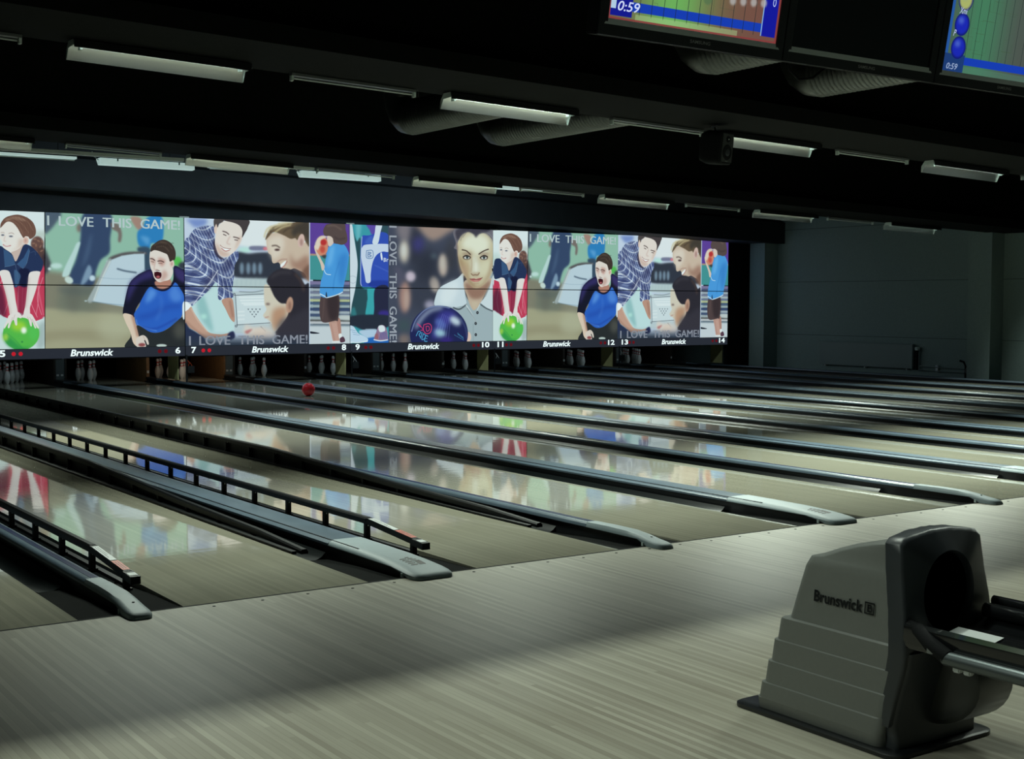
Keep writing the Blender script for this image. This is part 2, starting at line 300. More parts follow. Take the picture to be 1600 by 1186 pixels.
ART = {"A":[["p",[230,238,240],1,0,0,-19,2306,883,2343,842,-38,-63,-21],
["p",[190,200,190],0.8,37,1,965,1936,953,1912,921,1891,874,1875,819,1869,764,1872,718,1885,687,1904,676,1928,688,1952,719,1973,766,1988,821,1995,876,1992,923,1980,954,1960],
["p",[195,215,210],0.7,42,1,189,1737,179,1697,152,1663,113,1640,67,1631,22,1638,-16,1659,-41,1692,-49,1731,-40,1770,-13,1805,26,1828,71,1837,117,1831,155,1809,180,1776],
["c",-29,2306,882,2322,849,-38,-72,-21],
["p",[205,62,90],1,0,0,21,1280,-33,496,127,578,246,519,390,640,531,577,713,471,862,523,879,1545,812,1439,746,1207,539,1079,259,1201],
["l",[245,170,180],0.8,2,10,450,1203,424,869,419,577],
["l",[230,120,140],0.8,2,10,521,1204,495,869,490,577],
["l",[240,150,165],0.8,2,10,746,1207,761,871,715,576],
["l",[240,160,175],0.8,2,10,839,1208,740,871,807,576],
["l",[245,190,200],0.8,2,10,179,1200,93,868,147,578],
["l",[235,150,165],0.8,2,10,219,1200,273,868,187,578],
["p",[120,30,60],0.6,21,1,378,1119,601,1121,577,912,531,577,429,577,415,911],
["p",[70,25,50],0.7,25,1,17,1032,176,1034,227,577,127,557,8,599],
["l",[235,110,135],0.8,6,21,811,1397,764,1039,838,576],
["l",[250,190,200],0.8,2,8,590,1037,616,828,734,534],
["p",[214,228,228],1,8,1,-31,599,128,582,266,504,733,460,862,523,853,-38,-43,-22],
["p",[150,165,165],0.6,29,1,752,365,861,449,855,68,726,28],
["p",[108,76,70],1,10,1,863,1776,854,1726,830,1683,794,1654,753,1643,713,1652,679,1679,656,1721,649,1770,658,1820,682,1863,717,1892,758,1903,799,1894,833,1867,855,1826],
["p",[90,65,62],1,12,1,887,1619,881,1571,864,1529,840,1501,812,1491,785,1500,762,1527,747,1568,743,1616,749,1664,765,1705,789,1733,817,1743,844,1734,867,1708,882,1667],
["p",[160,115,95],0.7,4,1,745,1856,742,1851,736,1846,727,1842,716,1841,705,1842,696,1845,689,1849,687,1855,690,1860,696,1865,705,1869,716,1870,727,1869,737,1867,743,1862],
["p",[160,115,95],0.7,4,1,802,1812,797,1808,789,1807,780,1809,770,1813,761,1819,754,1827,751,1834,752,1840,757,1844,765,1845,774,1843,784,1839,793,1833,800,1825,803,1818],
["p",[160,115,95],0.7,4,1,853,1792,847,1791,840,1794,832,1801,826,1810,822,1820,820,1829,821,1837,825,1842,831,1843,838,1840,845,1834,851,1825,856,1815,857,1805,856,1797],
["p",[160,115,95],0.7,4,1,734,1722,729,1724,724,1731,721,1740,720,1751,722,1762,725,1772,730,1778,735,1781,741,1779,745,1773,748,1763,749,1752,748,1741,745,1731,740,1725],
["p",[160,115,95],0.7,4,1,791,1707,788,1711,787,1719,789,1729,794,1739,801,1749,808,1756,815,1759,821,1758,825,1754,826,1746,823,1736,819,1725,812,1716,805,1709,797,1706],
["p",[160,115,95],0.7,4,1,800,1644,800,1650,803,1658,810,1665,819,1672,829,1677,839,1679,846,1678,851,1675,852,1669,848,1661,842,1654,833,1647,822,1642,813,1640,805,1641],
["p",[160,115,95],0.7,4,1,666,1781,668,1787,674,1792,684,1795,695,1796,706,1796,715,1793,721,1788,723,1783,721,1777,714,1772,705,1769,694,1767,683,1768,674,1771,668,1776],
["p",[60,45,55],1,16,1,989,1505,981,1457,963,1415,935,1387,903,1377,872,1386,846,1413,828,1454,823,1502,830,1550,849,1592,876,1620,908,1630,939,1621,966,1594,983,1554],
["p",[212,185,175],1,4,1,337,1658,531,1767,518,1621,405,1473,355,1534],
["p",[243,232,226],1,0,1,158,2046,147,1860,174,1815,193,1737,217,1651,267,1628,347,1634,449,1682,531,1767,603,1811,619,1884,555,1997,416,2127,276,2153],
["p",[220,185,170],0.7,25,1,451,1838,533,1850,510,1746,388,1659,327,1637,429,1723],
["p",[118,82,70],1,0,1,158,2025,172,2108,237,2193,338,2238,459,2255,590,2216,690,2137,735,2023,728,1929,680,1875,634,1853,611,1890,564,1897,529,1871,484,1942,435,2034,356,2119,266,2128,184,2047],
["p",[160,122,104],0.8,10,1,236,2162,357,2218,478,2212,579,2164,518,2151,377,2177,276,2143],
["l",[165,125,105],0.6,4,10,397,2178,517,2099,616,1957],
["l",[165,125,105],0.6,4,10,458,2211,599,2144,688,2001],
["l",[165,125,105],0.6,4,10,356,2156,456,2077,524,1933],
["l",[90,60,50],0.45,4,8,277,2213,376,2146,455,2056],
["l",[90,60,50],0.45,4,8,329,2209,424,2136,491,2032],
["l",[90,60,50],0.45,4,8,381,2204,473,2125,527,2008],
["l",[90,60,50],0.45,4,8,434,2200,521,2114,563,1985],
["l",[90,60,50],0.45,4,8,486,2208,569,2103,600,1961],
["l",[90,60,50],0.45,4,8,539,2217,618,2093,636,1937],
["l",[90,60,50],0.45,4,8,592,2225,667,2082,672,1913],
["p",[232,190,175],1,4,1,613,1823,610,1799,600,1779,585,1765,568,1760,551,1764,536,1777,527,1797,524,1821,528,1845,538,1866,553,1879,570,1885,587,1880,601,1867,610,1847],
["p",[200,150,140],0.7,6,1,583,1827,581,1816,577,1806,571,1800,564,1797,557,1799,551,1805,548,1815,546,1826,548,1837,552,1847,558,1853,565,1855,572,1853,578,1847,582,1838],
["p",[70,75,95],0.9,6,1,360,1891,357,1886,350,1882,340,1879,327,1878,315,1878,305,1881,298,1884,295,1889,298,1894,305,1898,315,1901,328,1902,340,1902,350,1899,357,1896],
["p",[70,75,95],0.9,6,1,222,1907,220,1903,214,1898,205,1896,195,1894,186,1895,177,1897,172,1901,170,1906,172,1911,178,1915,186,1918,196,1919,206,1918,214,1916,220,1912],
["l",[130,95,85],0.7,4,8,292,1936,343,1948,376,1929],
["l",[130,95,85],0.6,4,8,169,1947,203,1952,222,1941],
["l",[215,170,160],0.7,6,10,235,1893,214,1816,246,1805],
["l",[185,90,95],0.9,4,13,199,1748,248,1722,319,1736],
["l",[250,250,250],0.7,2,6,219,1736,258,1727,293,1734],
["p",[38,52,88],1,0,1,28,1671,149,1726,227,1676,336,1596,394,1473,457,1578,531,1746,622,1749,733,1657,813,1544,849,1460,820,1334,747,1287,625,1289,611,1079,438,1061,372,1036,329,1181,265,1315,141,1307,22,1321],
["p",[22,24,52],0.85,10,1,442,1328,615,1331,604,1075,468,1068],
["p",[58,88,128],1,2,1,203,1665,203,1665,267,1646,267,1646,346,1565,346,1565,393,1421,393,1421,292,1388,292,1388,218,1376,218,1376],
["p",[58,90,132],1,2,1,420,1432,420,1432,527,1538,527,1538,615,1707,615,1707,631,1655,631,1655,583,1455,583,1455,514,1356,514,1356],
["l",[140,165,190],0.7,2,4,218,1382,292,1392,387,1421],
["l",[140,165,190],0.7,2,4,424,1427,514,1360,578,1455,627,1655],
["l",[150,175,200],0.7,2,4,393,1410,421,1244,439,1119,377,1044],
["l",[90,115,150],0.6,4,6,641,1624,712,1646,722,1584],
["p",[70,105,145],0.8,6,1,372,1327,471,1245,439,1119,387,1046],
["p",[240,228,224],1,0,1,141,1302,273,1315,323,1201,360,1035,383,827,409,598,298,567,270,702,224,931,177,1117],
["p",[240,228,224],1,0,1,625,1289,789,1308,770,1197,726,1018,662,828,618,702,608,572,510,572,544,744,567,933,591,1121],
["l",[205,170,165],0.6,16,25,196,1075,252,827,298,598],
["l",[205,170,165],0.6,16,25,607,1205,582,933,543,702],
["p",[88,190,75],1,4,1,763,260,738,152,671,61,573,1,459,-18,346,5,252,68,190,159,170,266,194,372,259,462,355,522,469,543,582,521,678,460,742,368],
["p",[48,150,75],0.8,21,1,178,287,320,160,480,32,623,51,459,-20,278,35,189,141],
["p",[175,220,60],0.9,37,1,548,388,538,356,511,329,471,311,424,305,378,312,339,330,313,358,304,390,314,421,341,448,381,466,427,472,474,466,513,447,539,420],
["p",[190,225,80],0.8,21,1,255,202,251,179,241,158,226,145,209,141,193,146,179,159,169,180,167,204,170,227,180,248,195,261,212,265,229,261,243,247,252,226],
["p",[90,200,90],0.8,31,1,751,281,743,224,725,177,698,145,666,134,635,146,609,178,592,226,587,282,594,339,612,386,639,418,671,429,702,417,728,385,745,337],
["l",[40,130,70],0.6,6,8,242,265,381,138,480,11],
["p",[255,255,245],1,16,1,554,314,551,293,541,276,526,264,509,260,492,264,477,276,468,294,465,315,469,336,479,353,493,365,511,369,528,365,542,353,551,335],
["p",[45,120,70],0.7,4,1,494,120,493,113,489,108,484,104,477,103,471,105,466,108,463,114,461,120,463,127,466,132,472,136,478,137,484,135,489,132,493,126],
["p",[240,228,224],1,0,1,278,573,410,623,485,552,464,518,408,525,402,410,373,406,343,494,301,431,274,357,248,365,261,442,220,380,195,345,192,390,242,494],
["p",[240,228,224],1,0,1,502,577,623,597,693,502,756,365,735,348,691,418,715,355,690,353,647,461,642,387,617,391,586,492,530,524,489,531],
["l",[190,150,145],0.8,2,6,343,504,368,577],
["l",[190,150,145],0.8,2,6,301,442,327,535],
["l",[190,150,145],0.8,2,6,594,482,575,545],
["l",[190,150,145],0.8,2,6,647,461,611,534],
["l",[190,150,145],0.8,2,6,691,418,648,503],
["u"],
["c",898,2343,3386,2356,3358,-82,858,-37],
["p",[152,192,172],1,0,0,890,2322,3387,2423,3371,1062,868,1040],
["p",[135,130,112],1,37,0,832,1334,1823,1221,3372,1151,3357,-105,808,-57],
["p",[172,166,136],1,29,0,821,692,1492,639,3364,479,3357,-105,808,-57],
["p",[150,140,112],0.6,46,1,814,281,1701,315,2357,199,2355,46,1272,148,811,112],
["p",[112,100,90],0.6,52,1,1474,874,1463,784,1434,708,1392,657,1343,639,1295,657,1254,708,1228,784,1220,873,1231,963,1260,1039,1302,1090,1350,1108,1399,1091,1439,1040,1466,964],
["p",[60,70,85],0.35,46,1,1118,1064,1756,1048,1710,918,1200,937],
["p",[190,188,160],0.6,84,1,2359,353,2334,252,2266,168,2165,112,2046,94,1929,116,1831,173,1767,258,1745,358,1770,457,1837,541,1936,597,2054,616,2171,596,2271,539,2337,453],
["p",[98,110,100],0.45,63,1,1202,1043,1712,1047,1750,660,1112,660],
["p",[82,95,112],1,21,1,869,2321,1159,2312,1073,2140,946,1989,863,1965],
["p",[70,70,78],1,21,1,859,1713,959,1505,978,1400,914,1294,852,1293],
["p",[200,226,220],1,16,1,1166,1412,1158,1394,1136,1378,1103,1368,1065,1363,1026,1366,994,1376,973,1391,966,1408,973,1426,995,1442,1028,1452,1066,1457,1104,1454,1137,1444,1158,1429],
["p",[215,230,230],1,10,1,981,1358,979,1348,972,1340,963,1334,952,1332,941,1334,931,1339,925,1347,923,1357,926,1367,932,1375,941,1381,953,1383,964,1381,973,1376,979,1368],
["p",[125,95,90],0.8,21,1,1499,2070,1496,2042,1487,2017,1474,2000,1460,1994,1445,2000,1433,2015,1425,2039,1423,2068,1426,2096,1435,2121,1447,2137,1462,2143,1477,2138,1489,2122,1497,2099],
["p",[55,72,105],1,18,1,1556,2328,2013,2324,1996,1893,1981,1655,1827,1522,1738,1306,1692,1090,1477,1088,1287,1129,1301,1299,1399,1514,1479,1857],
["p",[88,112,145],0.5,29,1,1595,1774,1684,1991,1636,1647,1503,1388],
["p",[140,165,190],0.9,16,1,1611,1432,1673,1305,1563,1132,1478,1110],
["p",[120,98,95],0.85,14,1,2011,2173,2142,2157,2205,2007,2186,1855,2137,1858,2139,2005,2042,2067],
["p",[195,220,218],1,10,1,1421,1808,1478,1793,1334,1406,1268,1246,1163,1234,1218,1404,1349,1662],
["p",[208,222,216],1,10,1,1341,1134,1324,1118,1301,1109,1273,1111,1246,1121,1223,1140,1209,1163,1204,1187,1210,1209,1226,1225,1250,1233,1277,1232,1305,1222,1327,1203,1342,1180,1347,1156],
["p",[205,222,235],1,12,1,1728,1209,1724,1189,1712,1172,1695,1161,1675,1157,1656,1160,1639,1171,1628,1188,1625,1208,1629,1227,1640,1244,1657,1256,1677,1260,1697,1256,1713,1245,1724,1229],
["p",[172,135,122],1,16,1,2364,2284,2542,2280,2606,2107,2561,2051,2461,2102],
["p",[48,130,195],1,14,1,2482,2016,2584,2128,2676,2296,2937,2295,2931,1876,2738,1837,2692,1748,2513,1788],
["p",[120,180,230],0.6,25,1,2537,1952,2694,1935,2670,1803],
["p",[58,78,98],1,16,1,2501,1765,2714,1738,2732,1365,2596,1340,2578,1625,2489,1689],
["p",[92,85,88],1,14,1,1980,1569,2178,1649,2378,1682,2623,1679,2623,1637,2355,1625,2155,1577,2001,1504],
["p",[198,214,226],1,8,1,1936,1503,1936,1503,2200,1606,2200,1606,2422,1643,2422,1643,2605,1652,2605,1652,2606,1363,2606,1363,2416,1207,2416,1207,2275,703,2275,703,1591,821,1591,821,1779,1156,1779,1156],
["p",[165,172,172],0.9,10,1,1936,1503,2012,1526,1844,1178,1698,821,1591,821,1768,1156],
["l",[235,240,240],0.8,8,19,1990,1504,1833,1178,1698,832],
["l",[60,75,95],0.9,10,25,2119,1377,2262,1340,2451,1316],
["l",[120,140,160],0.5,6,8,1801,1221,2062,1202,2371,1206],
["l",[100,125,150],0.7,6,10,1666,800,1925,768,2254,736],
["p",[90,190,85],1,18,1,3293,1529,3286,1497,3267,1469,3240,1450,3208,1443,3177,1449,3150,1467,3132,1494,3126,1526,3133,1559,3151,1586,3178,1605,3210,1612,3242,1607,3269,1589,3287,1562],
["p",[55,60,70],1,18,1,3387,1453,3381,1427,3363,1405,3336,1390,3305,1385,3274,1389,3248,1403,3230,1425,3225,1450,3231,1476,3249,1498,3275,1513,3306,1519,3338,1514,3364,1500,3381,1479],
["p",[24,24,40],1,0,1,2203,590,2244,834,2326,1118,2461,1262,2596,1336,2732,1369,2798,1211,2955,1058,3117,1171,3144,1438,3282,1396,3362,1330,3357,838,3184,926,2817,924,2567,835,2442,681,2395,517,2274,568],
["p",[58,50,112],0.8,33,1,2326,1118,2483,1262,2709,1364,2753,1233,2504,1142,2367,922,2277,790],
["p",[62,52,110],0.9,25,1,3155,1427,3351,1330,3349,1151,3187,1238],
["p",[45,98,200],1,0,1,2683,1056,2795,1024,2932,991,3070,1059,3163,1149,3254,1038,3327,882,3284,569,3178,435,3015,325,2877,260,2695,262,2460,374,2411,528,2412,605,2498,725,2533,824],
["p",[100,158,235],0.8,33,1,2694,1034,2817,969,2725,836,2612,791],
["p",[95,150,232],0.7,37,1,3046,970,3163,1104,3299,882,3182,793,3090,837],
["l",[30,62,158],0.7,46,55,2496,527,2722,571,2997,703,3251,726],
["l",[130,180,245],0.7,8,13,2439,484,2494,374,2809,283],
["l",[30,55,150],0.7,16,21,2538,351,2809,327,3179,502],
["l",[85,140,225],0.5,29,29,2885,925,2905,703,2811,482],
["l",[24,24,48],1,4,34,2747,1149,2819,1057,2950,1009,3070,1070,3145,1171],
["p",[42,44,46],1,0,1,2454,385,2695,262,2877,260,3038,336,3178,447,3283,524,3353,479,3346,-60,2292,-41,2335,178,2358,243,2468,132],
["p",[92,90,82],0.7,52,1,3350,288,3341,228,3315,178,3277,144,3232,133,3188,145,3151,180,3126,231,3118,291,3128,350,3153,401,3191,435,3236,446,3280,434,3317,400,3342,349],
["p",[232,205,185],1,0,1,2212,590,2362,567,2410,473,2459,297,2486,154,2467,11,2382,78,2332,265,2250,441],
["l",[165,105,85],0.8,18,34,2373,550,2422,374,2465,198],
["p",[228,210,200],1,0,1,2435,132,2491,187,2570,208,2637,152,2665,52,2636,41,2607,104,2580,119,2613,20,2579,-6,2455,-4],
["p",[140,60,62],0.9,8,1,2602,37,2597,26,2583,16,2562,9,2538,8,2514,10,2494,17,2480,27,2476,39,2481,51,2495,61,2515,67,2539,69,2563,67,2584,60,2597,49],
["l",[170,130,120],0.8,2,6,2559,197,2607,108],
["p",[190,130,112],1,8,1,2797,1167,3049,1214,3082,1104,2955,1032,2830,1057],
["p",[238,222,214],1,0,1,2714,1698,2827,1719,2997,1690,3076,1570,3109,1437,3124,1326,3060,1203,2945,1169,2888,1150,2831,1167,2775,1233,2749,1321,2710,1419,2696,1540],
["p",[205,150,138],0.8,21,1,2859,1587,2984,1546,2937,1434,2869,1477],
["p",[212,165,152],0.7,16,1,2712,1584,2791,1564,2778,1453,2729,1475],
["p",[200,150,138],0.7,25,1,2948,1368,3027,1281,2934,1169,2888,1168],
["p",[238,208,198],1,4,1,3149,1487,3145,1459,3135,1436,3120,1421,3102,1415,3084,1420,3070,1435,3060,1458,3057,1485,3061,1512,3071,1535,3086,1551,3104,1557,3121,1552,3136,1537,3146,1514],
["p",[190,140,130],0.7,8,1,3121,1482,3120,1468,3115,1457,3109,1449,3102,1446,3095,1448,3089,1456,3086,1468,3084,1481,3086,1495,3090,1506,3096,1514,3103,1517,3110,1514,3116,1507,3120,1495],
["p",[66,52,46],1,0,1,2718,1690,2733,1782,2795,1839,2875,1892,2977,1908,3080,1862,3148,1782,3179,1672,3163,1560,3122,1548,3071,1521,3049,1580,3020,1646,2963,1673,2861,1708,2782,1718],
["l",[120,98,82],0.6,8,13,2783,1806,2897,1853,3011,1834],
["l",[120,98,82],0.6,8,13,2897,1875,3034,1845,3113,1748],
["l",[120,98,82],0.6,8,13,2828,1774,2964,1788,3055,1702],
["l",[40,30,28],0.5,6,10,2764,1739,2783,1806,2810,1839],
["l",[40,30,28],0.5,6,10,2805,1747,2824,1811,2851,1840],
["l",[40,30,28],0.5,6,10,2846,1754,2865,1817,2892,1842],
["l",[40,30,28],0.5,6,10,2887,1762,2906,1822,2933,1843],
["l",[40,30,28],0.5,6,10,2928,1770,2947,1828,2974,1844],
["l",[40,30,28],0.5,6,10,2969,1777,2988,1833,3015,1845],
["l",[40,30,28],0.5,6,10,3010,1785,3029,1839,3057,1846],
["l",[40,30,28],0.5,6,10,3051,1793,3070,1844,3098,1847],
["l",[40,30,28],0.5,6,10,3093,1800,3112,1850,3139,1848],
["l",[60,40,40],1,4,15,2712,1567,2753,1563,2791,1537],
["l",[60,40,40],1,4,15,2847,1525,2904,1531,2956,1510],
["l",[90,60,55],0.8,4,10,2725,1518,2779,1506],
["l",[90,60,55],0.8,4,10,2858,1488,2926,1487],
["l",[205,160,150],0.7,8,15,2813,1542,2777,1387,2834,1377],
["p",[60,18,24],1,4,1,2908,1307,2911,1276,2904,1247,2887,1225,2864,1213,2838,1212,2813,1223,2793,1244,2780,1272,2778,1302,2785,1331,2801,1353,2824,1366,2850,1366,2875,1356,2896,1335],
["l",[245,240,235],1,2,17,2795,1339,2834,1349,2895,1334],
["p",[190,95,100],1,6,1,2882,1245,2880,1237,2872,1230,2861,1225,2848,1223,2835,1224,2824,1229,2817,1236,2814,1245,2817,1253,2824,1260,2835,1265,2849,1267,2862,1266,2873,1261,2880,1254],
["p",[235,240,245],1,4,1,3293,748,3333,793,3329,502,3295,524],
["p",[200,210,205],1,6,1,2993,18,2985,8,2964,-1,2933,-6,2896,-7,2860,-5,2829,2,2808,11,2801,21,2808,31,2829,39,2860,45,2897,46,2934,44,2965,37,2986,28],
["u"]],"B":[["p",[206,216,236],1,0,0,-32,2329,2555,2428,2539,-86,-59,-41],
["c",-32,2329,2472,2425,2456,-96,-59,-52],
["p",[118,140,205],0.9,32,1,57,2290,416,2304,392,2195,212,2146,101,2228],
["p",[236,238,242],1,23,1,1036,2370,2505,2426,2501,1886,1032,1847],
["p",[195,235,225],1,27,1,1289,1766,1279,1745,1250,1726,1208,1713,1159,1708,1110,1711,1068,1722,1040,1739,1031,1760,1041,1781,1069,1799,1110,1812,1160,1817,1209,1815,1251,1804,1279,1787],
["p",[52,56,68],1,20,1,979,1693,1241,1699,1573,1729,2500,1728,2497,1276,975,1256],
["p",[112,112,142],0.9,13,1,1278,1836,1574,1839,1574,1773,1277,1766],
["p",[225,120,135],1,13,1,1636,1801,1632,1789,1619,1779,1600,1771,1578,1768,1556,1770,1538,1777,1526,1786,1521,1798,1526,1810,1538,1820,1557,1827,1579,1830,1601,1829,1619,1822,1632,1813],
["p",[150,175,198],0.75,20,1,1137,1423,1134,1381,1125,1345,1112,1321,1097,1313,1081,1321,1069,1344,1061,1380,1058,1421,1061,1463,1070,1499,1083,1523,1099,1532,1114,1524,1127,1500,1135,1465],
["p",[150,175,198],0.75,20,1,1267,1425,1263,1383,1254,1347,1241,1323,1226,1314,1211,1322,1198,1346,1189,1382,1187,1424,1190,1466,1199,1501,1212,1525,1228,1534,1243,1526,1256,1502,1264,1467],
["p",[150,175,198],0.75,20,1,1385,1427,1382,1385,1373,1349,1359,1325,1344,1316,1329,1324,1316,1348,1307,1383,1305,1425,1308,1468,1317,1503,1330,1528,1346,1536,1361,1528,1374,1505,1382,1469],
["p",[150,175,198],0.75,20,1,1504,1429,1501,1386,1491,1350,1478,1326,1463,1318,1447,1326,1434,1350,1426,1385,1423,1427,1426,1470,1436,1506,1449,1530,1464,1539,1480,1530,1493,1507,1501,1471],
["p",[192,206,208],1,23,1,956,1223,1810,1222,1808,1044,954,1059],
["l",[165,180,190],0.4,18,23,1002,1235,987,1103],
["l",[165,180,190],0.4,18,23,1096,1236,1081,1104],
["l",[165,180,190],0.4,18,23,1190,1237,1174,1105],
["l",[165,180,190],0.4,18,23,1284,1238,1269,1106],
["l",[165,180,190],0.4,18,23,1379,1239,1363,1107],
["l",[165,180,190],0.4,18,23,1474,1240,1458,1108],
["l",[165,180,190],0.4,18,23,1569,1242,1554,1109],
["p",[202,228,230],1,27,1,87,1069,931,1077,923,227,78,236],
["p",[150,195,196],0.9,32,1,219,752,356,903,531,275,328,450],
["p",[190,235,225],1,23,1,408,536,404,519,391,505,373,496,351,493,330,496,311,506,299,520,295,536,300,553,312,567,330,576,352,579,374,576,392,567,404,552],
["p",[196,208,214],1,6,1,916,993,916,993,1808,1022,1808,1022,2296,890,2296,890,2292,190,2292,190,946,227,946,227],
["l",[120,128,135],0.8,6,16,1047,994,1305,985,1520,1020],
["p",[216,226,231],1,4,0,969,928,2297,969,2293,405,999,380],
["l",[92,98,108],1,2,12,1519,953,1519,953,969,924,969,924,999,380,999,380,1610,409,1610,409],
["l",[242,246,248],0.8,6,28,1046,885,1614,894],
["l",[242,246,248],0.8,6,28,1069,830,1602,838],
["l",[242,246,248],0.8,6,28,1092,779,1565,787],
["l",[242,246,248],0.8,6,28,1138,749,1541,756],
["l",[70,76,88],0.9,2,9,1208,678,1220,656,1232,678],
["l",[70,76,88],0.9,2,9,1286,678,1298,656,1310,678],
["l",[70,76,88],0.9,2,9,1362,678,1374,656,1386,678],
["l",[70,76,88],0.9,2,9,1438,678,1450,656,1462,678],
["l",[70,76,88],0.9,2,9,1248,630,1260,608,1272,630],
["l",[70,76,88],0.9,2,9,1324,630,1335,608,1347,630],
["l",[70,76,88],0.9,2,9,1400,630,1411,607,1423,630],
["l",[70,76,88],0.9,2,9,1285,583,1297,561,1309,583],
["l",[70,76,88],0.9,2,9,1361,583,1373,561,1385,583],
["l",[70,76,88],0.9,2,9,1328,541,1339,519,1351,541],
["l",[235,240,242],0.8,6,28,1020,621,1137,626],
["l",[235,240,242],0.8,6,28,1019,551,1137,555],
["l",[235,240,242],0.8,6,28,1019,479,1136,483],
["l",[90,95,110],1,4,14,1466,343,1561,254],
["p",[230,215,205],0.9,27,1,1158,379,1323,334,1514,310,1560,176,1322,134,1133,203],
["p",[190,110,110],0.8,13,1,1146,258,1299,301,1204,213],
["p",[132,146,192],1,0,1,3,1820,87,1972,155,2080,279,2153,556,2179,576,1964,604,1749,671,1617,740,1596,867,1658,938,1757,1026,1727,1034,1607,958,1474,942,1278,907,1015,911,884,697,835,633,872,626,1013,598,1165,494,1055,333,903,196,784,117,730,-9,805],
["k",3,1820,87,1972,155,2080,279,2153,556,2179,576,1964,604,1749,671,1617,740,1596,867,1658,938,1757,1026,1727,1034,1607,958,1474,942,1278,907,1015,911,884,697,835,633,872,626,1013,598,1165,494,1055,333,903,196,784,117,730,-9,805],
["p",[48,40,60],0.9,6,1,567,1943,637,1685,740,1596,677,1589,603,1652,551,1770],
["p",[60,55,85],0.45,32,1,404,1184,611,1360,633,1274,402,990],
["l",[235,235,245],0.8,4,16,634,1382,495,1185,151,752],
["l",[50,45,75],0.5,6,14,465,1573,445,1832,482,2112],
["p",[45,42,75],0.35,27,1,704,1492,866,1582,911,1452,725,1275],
["p",[250,252,255],1,6,1,-7,580,-5,795,84,773,117,713,37,602],
["p",[198,150,130],1,0,1,702,835,887,873,932,731,948,446,867,490,776,665],
["l",[150,100,85],0.7,18,28,859,818,914,534],
["p",[206,160,140],1,0,1,-3,602,61,666,117,713,161,623,261,472,395,298,485,232,691,208,877,239,899,205,691,164,393,135,213,256,79,333,-5,419],
["l",[235,205,190],0.8,9,18,117,687,238,472,417,265],
["l",[150,105,90],0.6,16,23,13,452,169,311,370,168],
["p",[42,50,78],1,9,1,-14,420,79,327,213,246,370,125,345,-37,-19,-31],
["p",[40,44,80],1,11,1,818,217,923,260,945,139,806,97],
["p",[235,205,192],1,4,1,569,2180,609,2246,638,2182,607,2052,568,2072],
["p",[240,224,216],1,0,1,585,1965,624,2139,684,2231,781,2285,966,2281,1105,2176,1122,2024,1060,1869,984,1758,867,1658,763,1623,671,1653,615,1750,582,1857],
["p",[214,176,162],0.75,23,1,605,1879,707,1752,867,1679,751,1627,664,1664,604,1771],
["p",[215,180,165],0.7,23,1,1033,1978,1103,2002,1032,1847,961,1758],
["p",[72,62,64],1,2,1,724,2311,1228,2323,1222,2180,1174,2091,1108,1991,1116,2111,1058,2208,942,2258,793,2285],
["p",[82,72,72],1,4,1,575,2320,758,2321,735,2268,666,2226,633,2161,608,2224,569,2158],
["l",[70,50,50],1,6,16,733,2095,797,2079,848,2042],
["l",[75,55,55],1,4,14,744,2039,797,2019],
["l",[70,50,50],1,6,16,940,1997,1005,1986,1051,1970],
["l",[75,55,55],1,4,14,963,1945,1023,1938],
["l",[205,165,155],0.7,11,18,871,2006,812,1885,869,1860],
["p",[255,255,255],1,2,1,689,1834,753,1785,868,1777,803,1743,741,1757],
["l",[150,90,85],1,2,9,680,1842,753,1792,887,1778],
["l",[190,110,105],1,4,14,707,1784,780,1736,863,1756],
["p",[214,188,168],1,0,1,1594,1994,1696,2086,1913,2093,2181,2034,2303,1903,2489,1930,2484,1208,2373,1342,2250,1407,2152,1440,2054,1409,1944,1425,1889,1469,1836,1546,1739,1528,1703,1565,1687,1676,1621,1741],
["p",[232,215,200],0.9,40,1,1611,1962,1864,2047,1960,1916,1886,1714,1740,1599,1645,1752],
["p",[160,115,98],0.8,45,1,2080,1718,2177,1563,2450,1681,2484,1208,2299,1386,2103,1472],
["p",[110,75,62],0.7,25,1,2299,1341,2486,1524,2484,1208],
["p",[108,88,68],1,7,1,1570,1960,1612,2083,1696,2196,1841,2246,2109,2300,2491,2313,2488,1874,2402,1939,2316,2083,2229,1979,2180,2011,2082,1997,1937,2060,1744,2109,1635,2018],
["p",[60,54,50],0.8,30,1,2231,2282,2491,2291,2489,1908,2390,2040,2255,2103,2156,2033,2108,2143],
["l",[215,195,150],0.85,12,30,1551,2015,1600,2149,1697,2219],
["l",[215,195,150],0.85,12,30,1624,2106,1721,2219,1866,2258],
["l",[215,195,150],0.85,12,30,1696,2152,1841,2223,2011,2274],
["l",[215,195,150],0.85,12,30,1768,2110,1914,2204,2084,2254],
["l",[215,195,150],0.85,12,30,1841,2268,1963,2290,2109,2288],
["l",[70,58,48],0.7,12,25,1937,2116,2035,2186,2157,2212],
["l",[70,58,48],0.7,12,25,1672,2118,1744,2176],
["l",[70,58,48],0.7,12,25,2280,2194,2379,2219],
["p",[222,186,176],1,5,1,2372,1959,2358,1910,2337,1869,2310,1843,2282,1836,2258,1849,2240,1879,2232,1922,2235,1972,2248,2021,2270,2062,2296,2088,2324,2095,2349,2083,2366,2052,2374,2009],
["p",[160,115,108],0.7,15,1,2338,1937,2335,1912,2329,1889,2319,1875,2307,1869,2296,1874,2287,1888,2280,1910,2278,1936,2281,1962,2287,1984,2297,1998,2308,2004,2320,1999,2329,1985,2335,1963],
["l",[80,60,55],1,10,20,1706,1854,1790,1862,1862,1824],
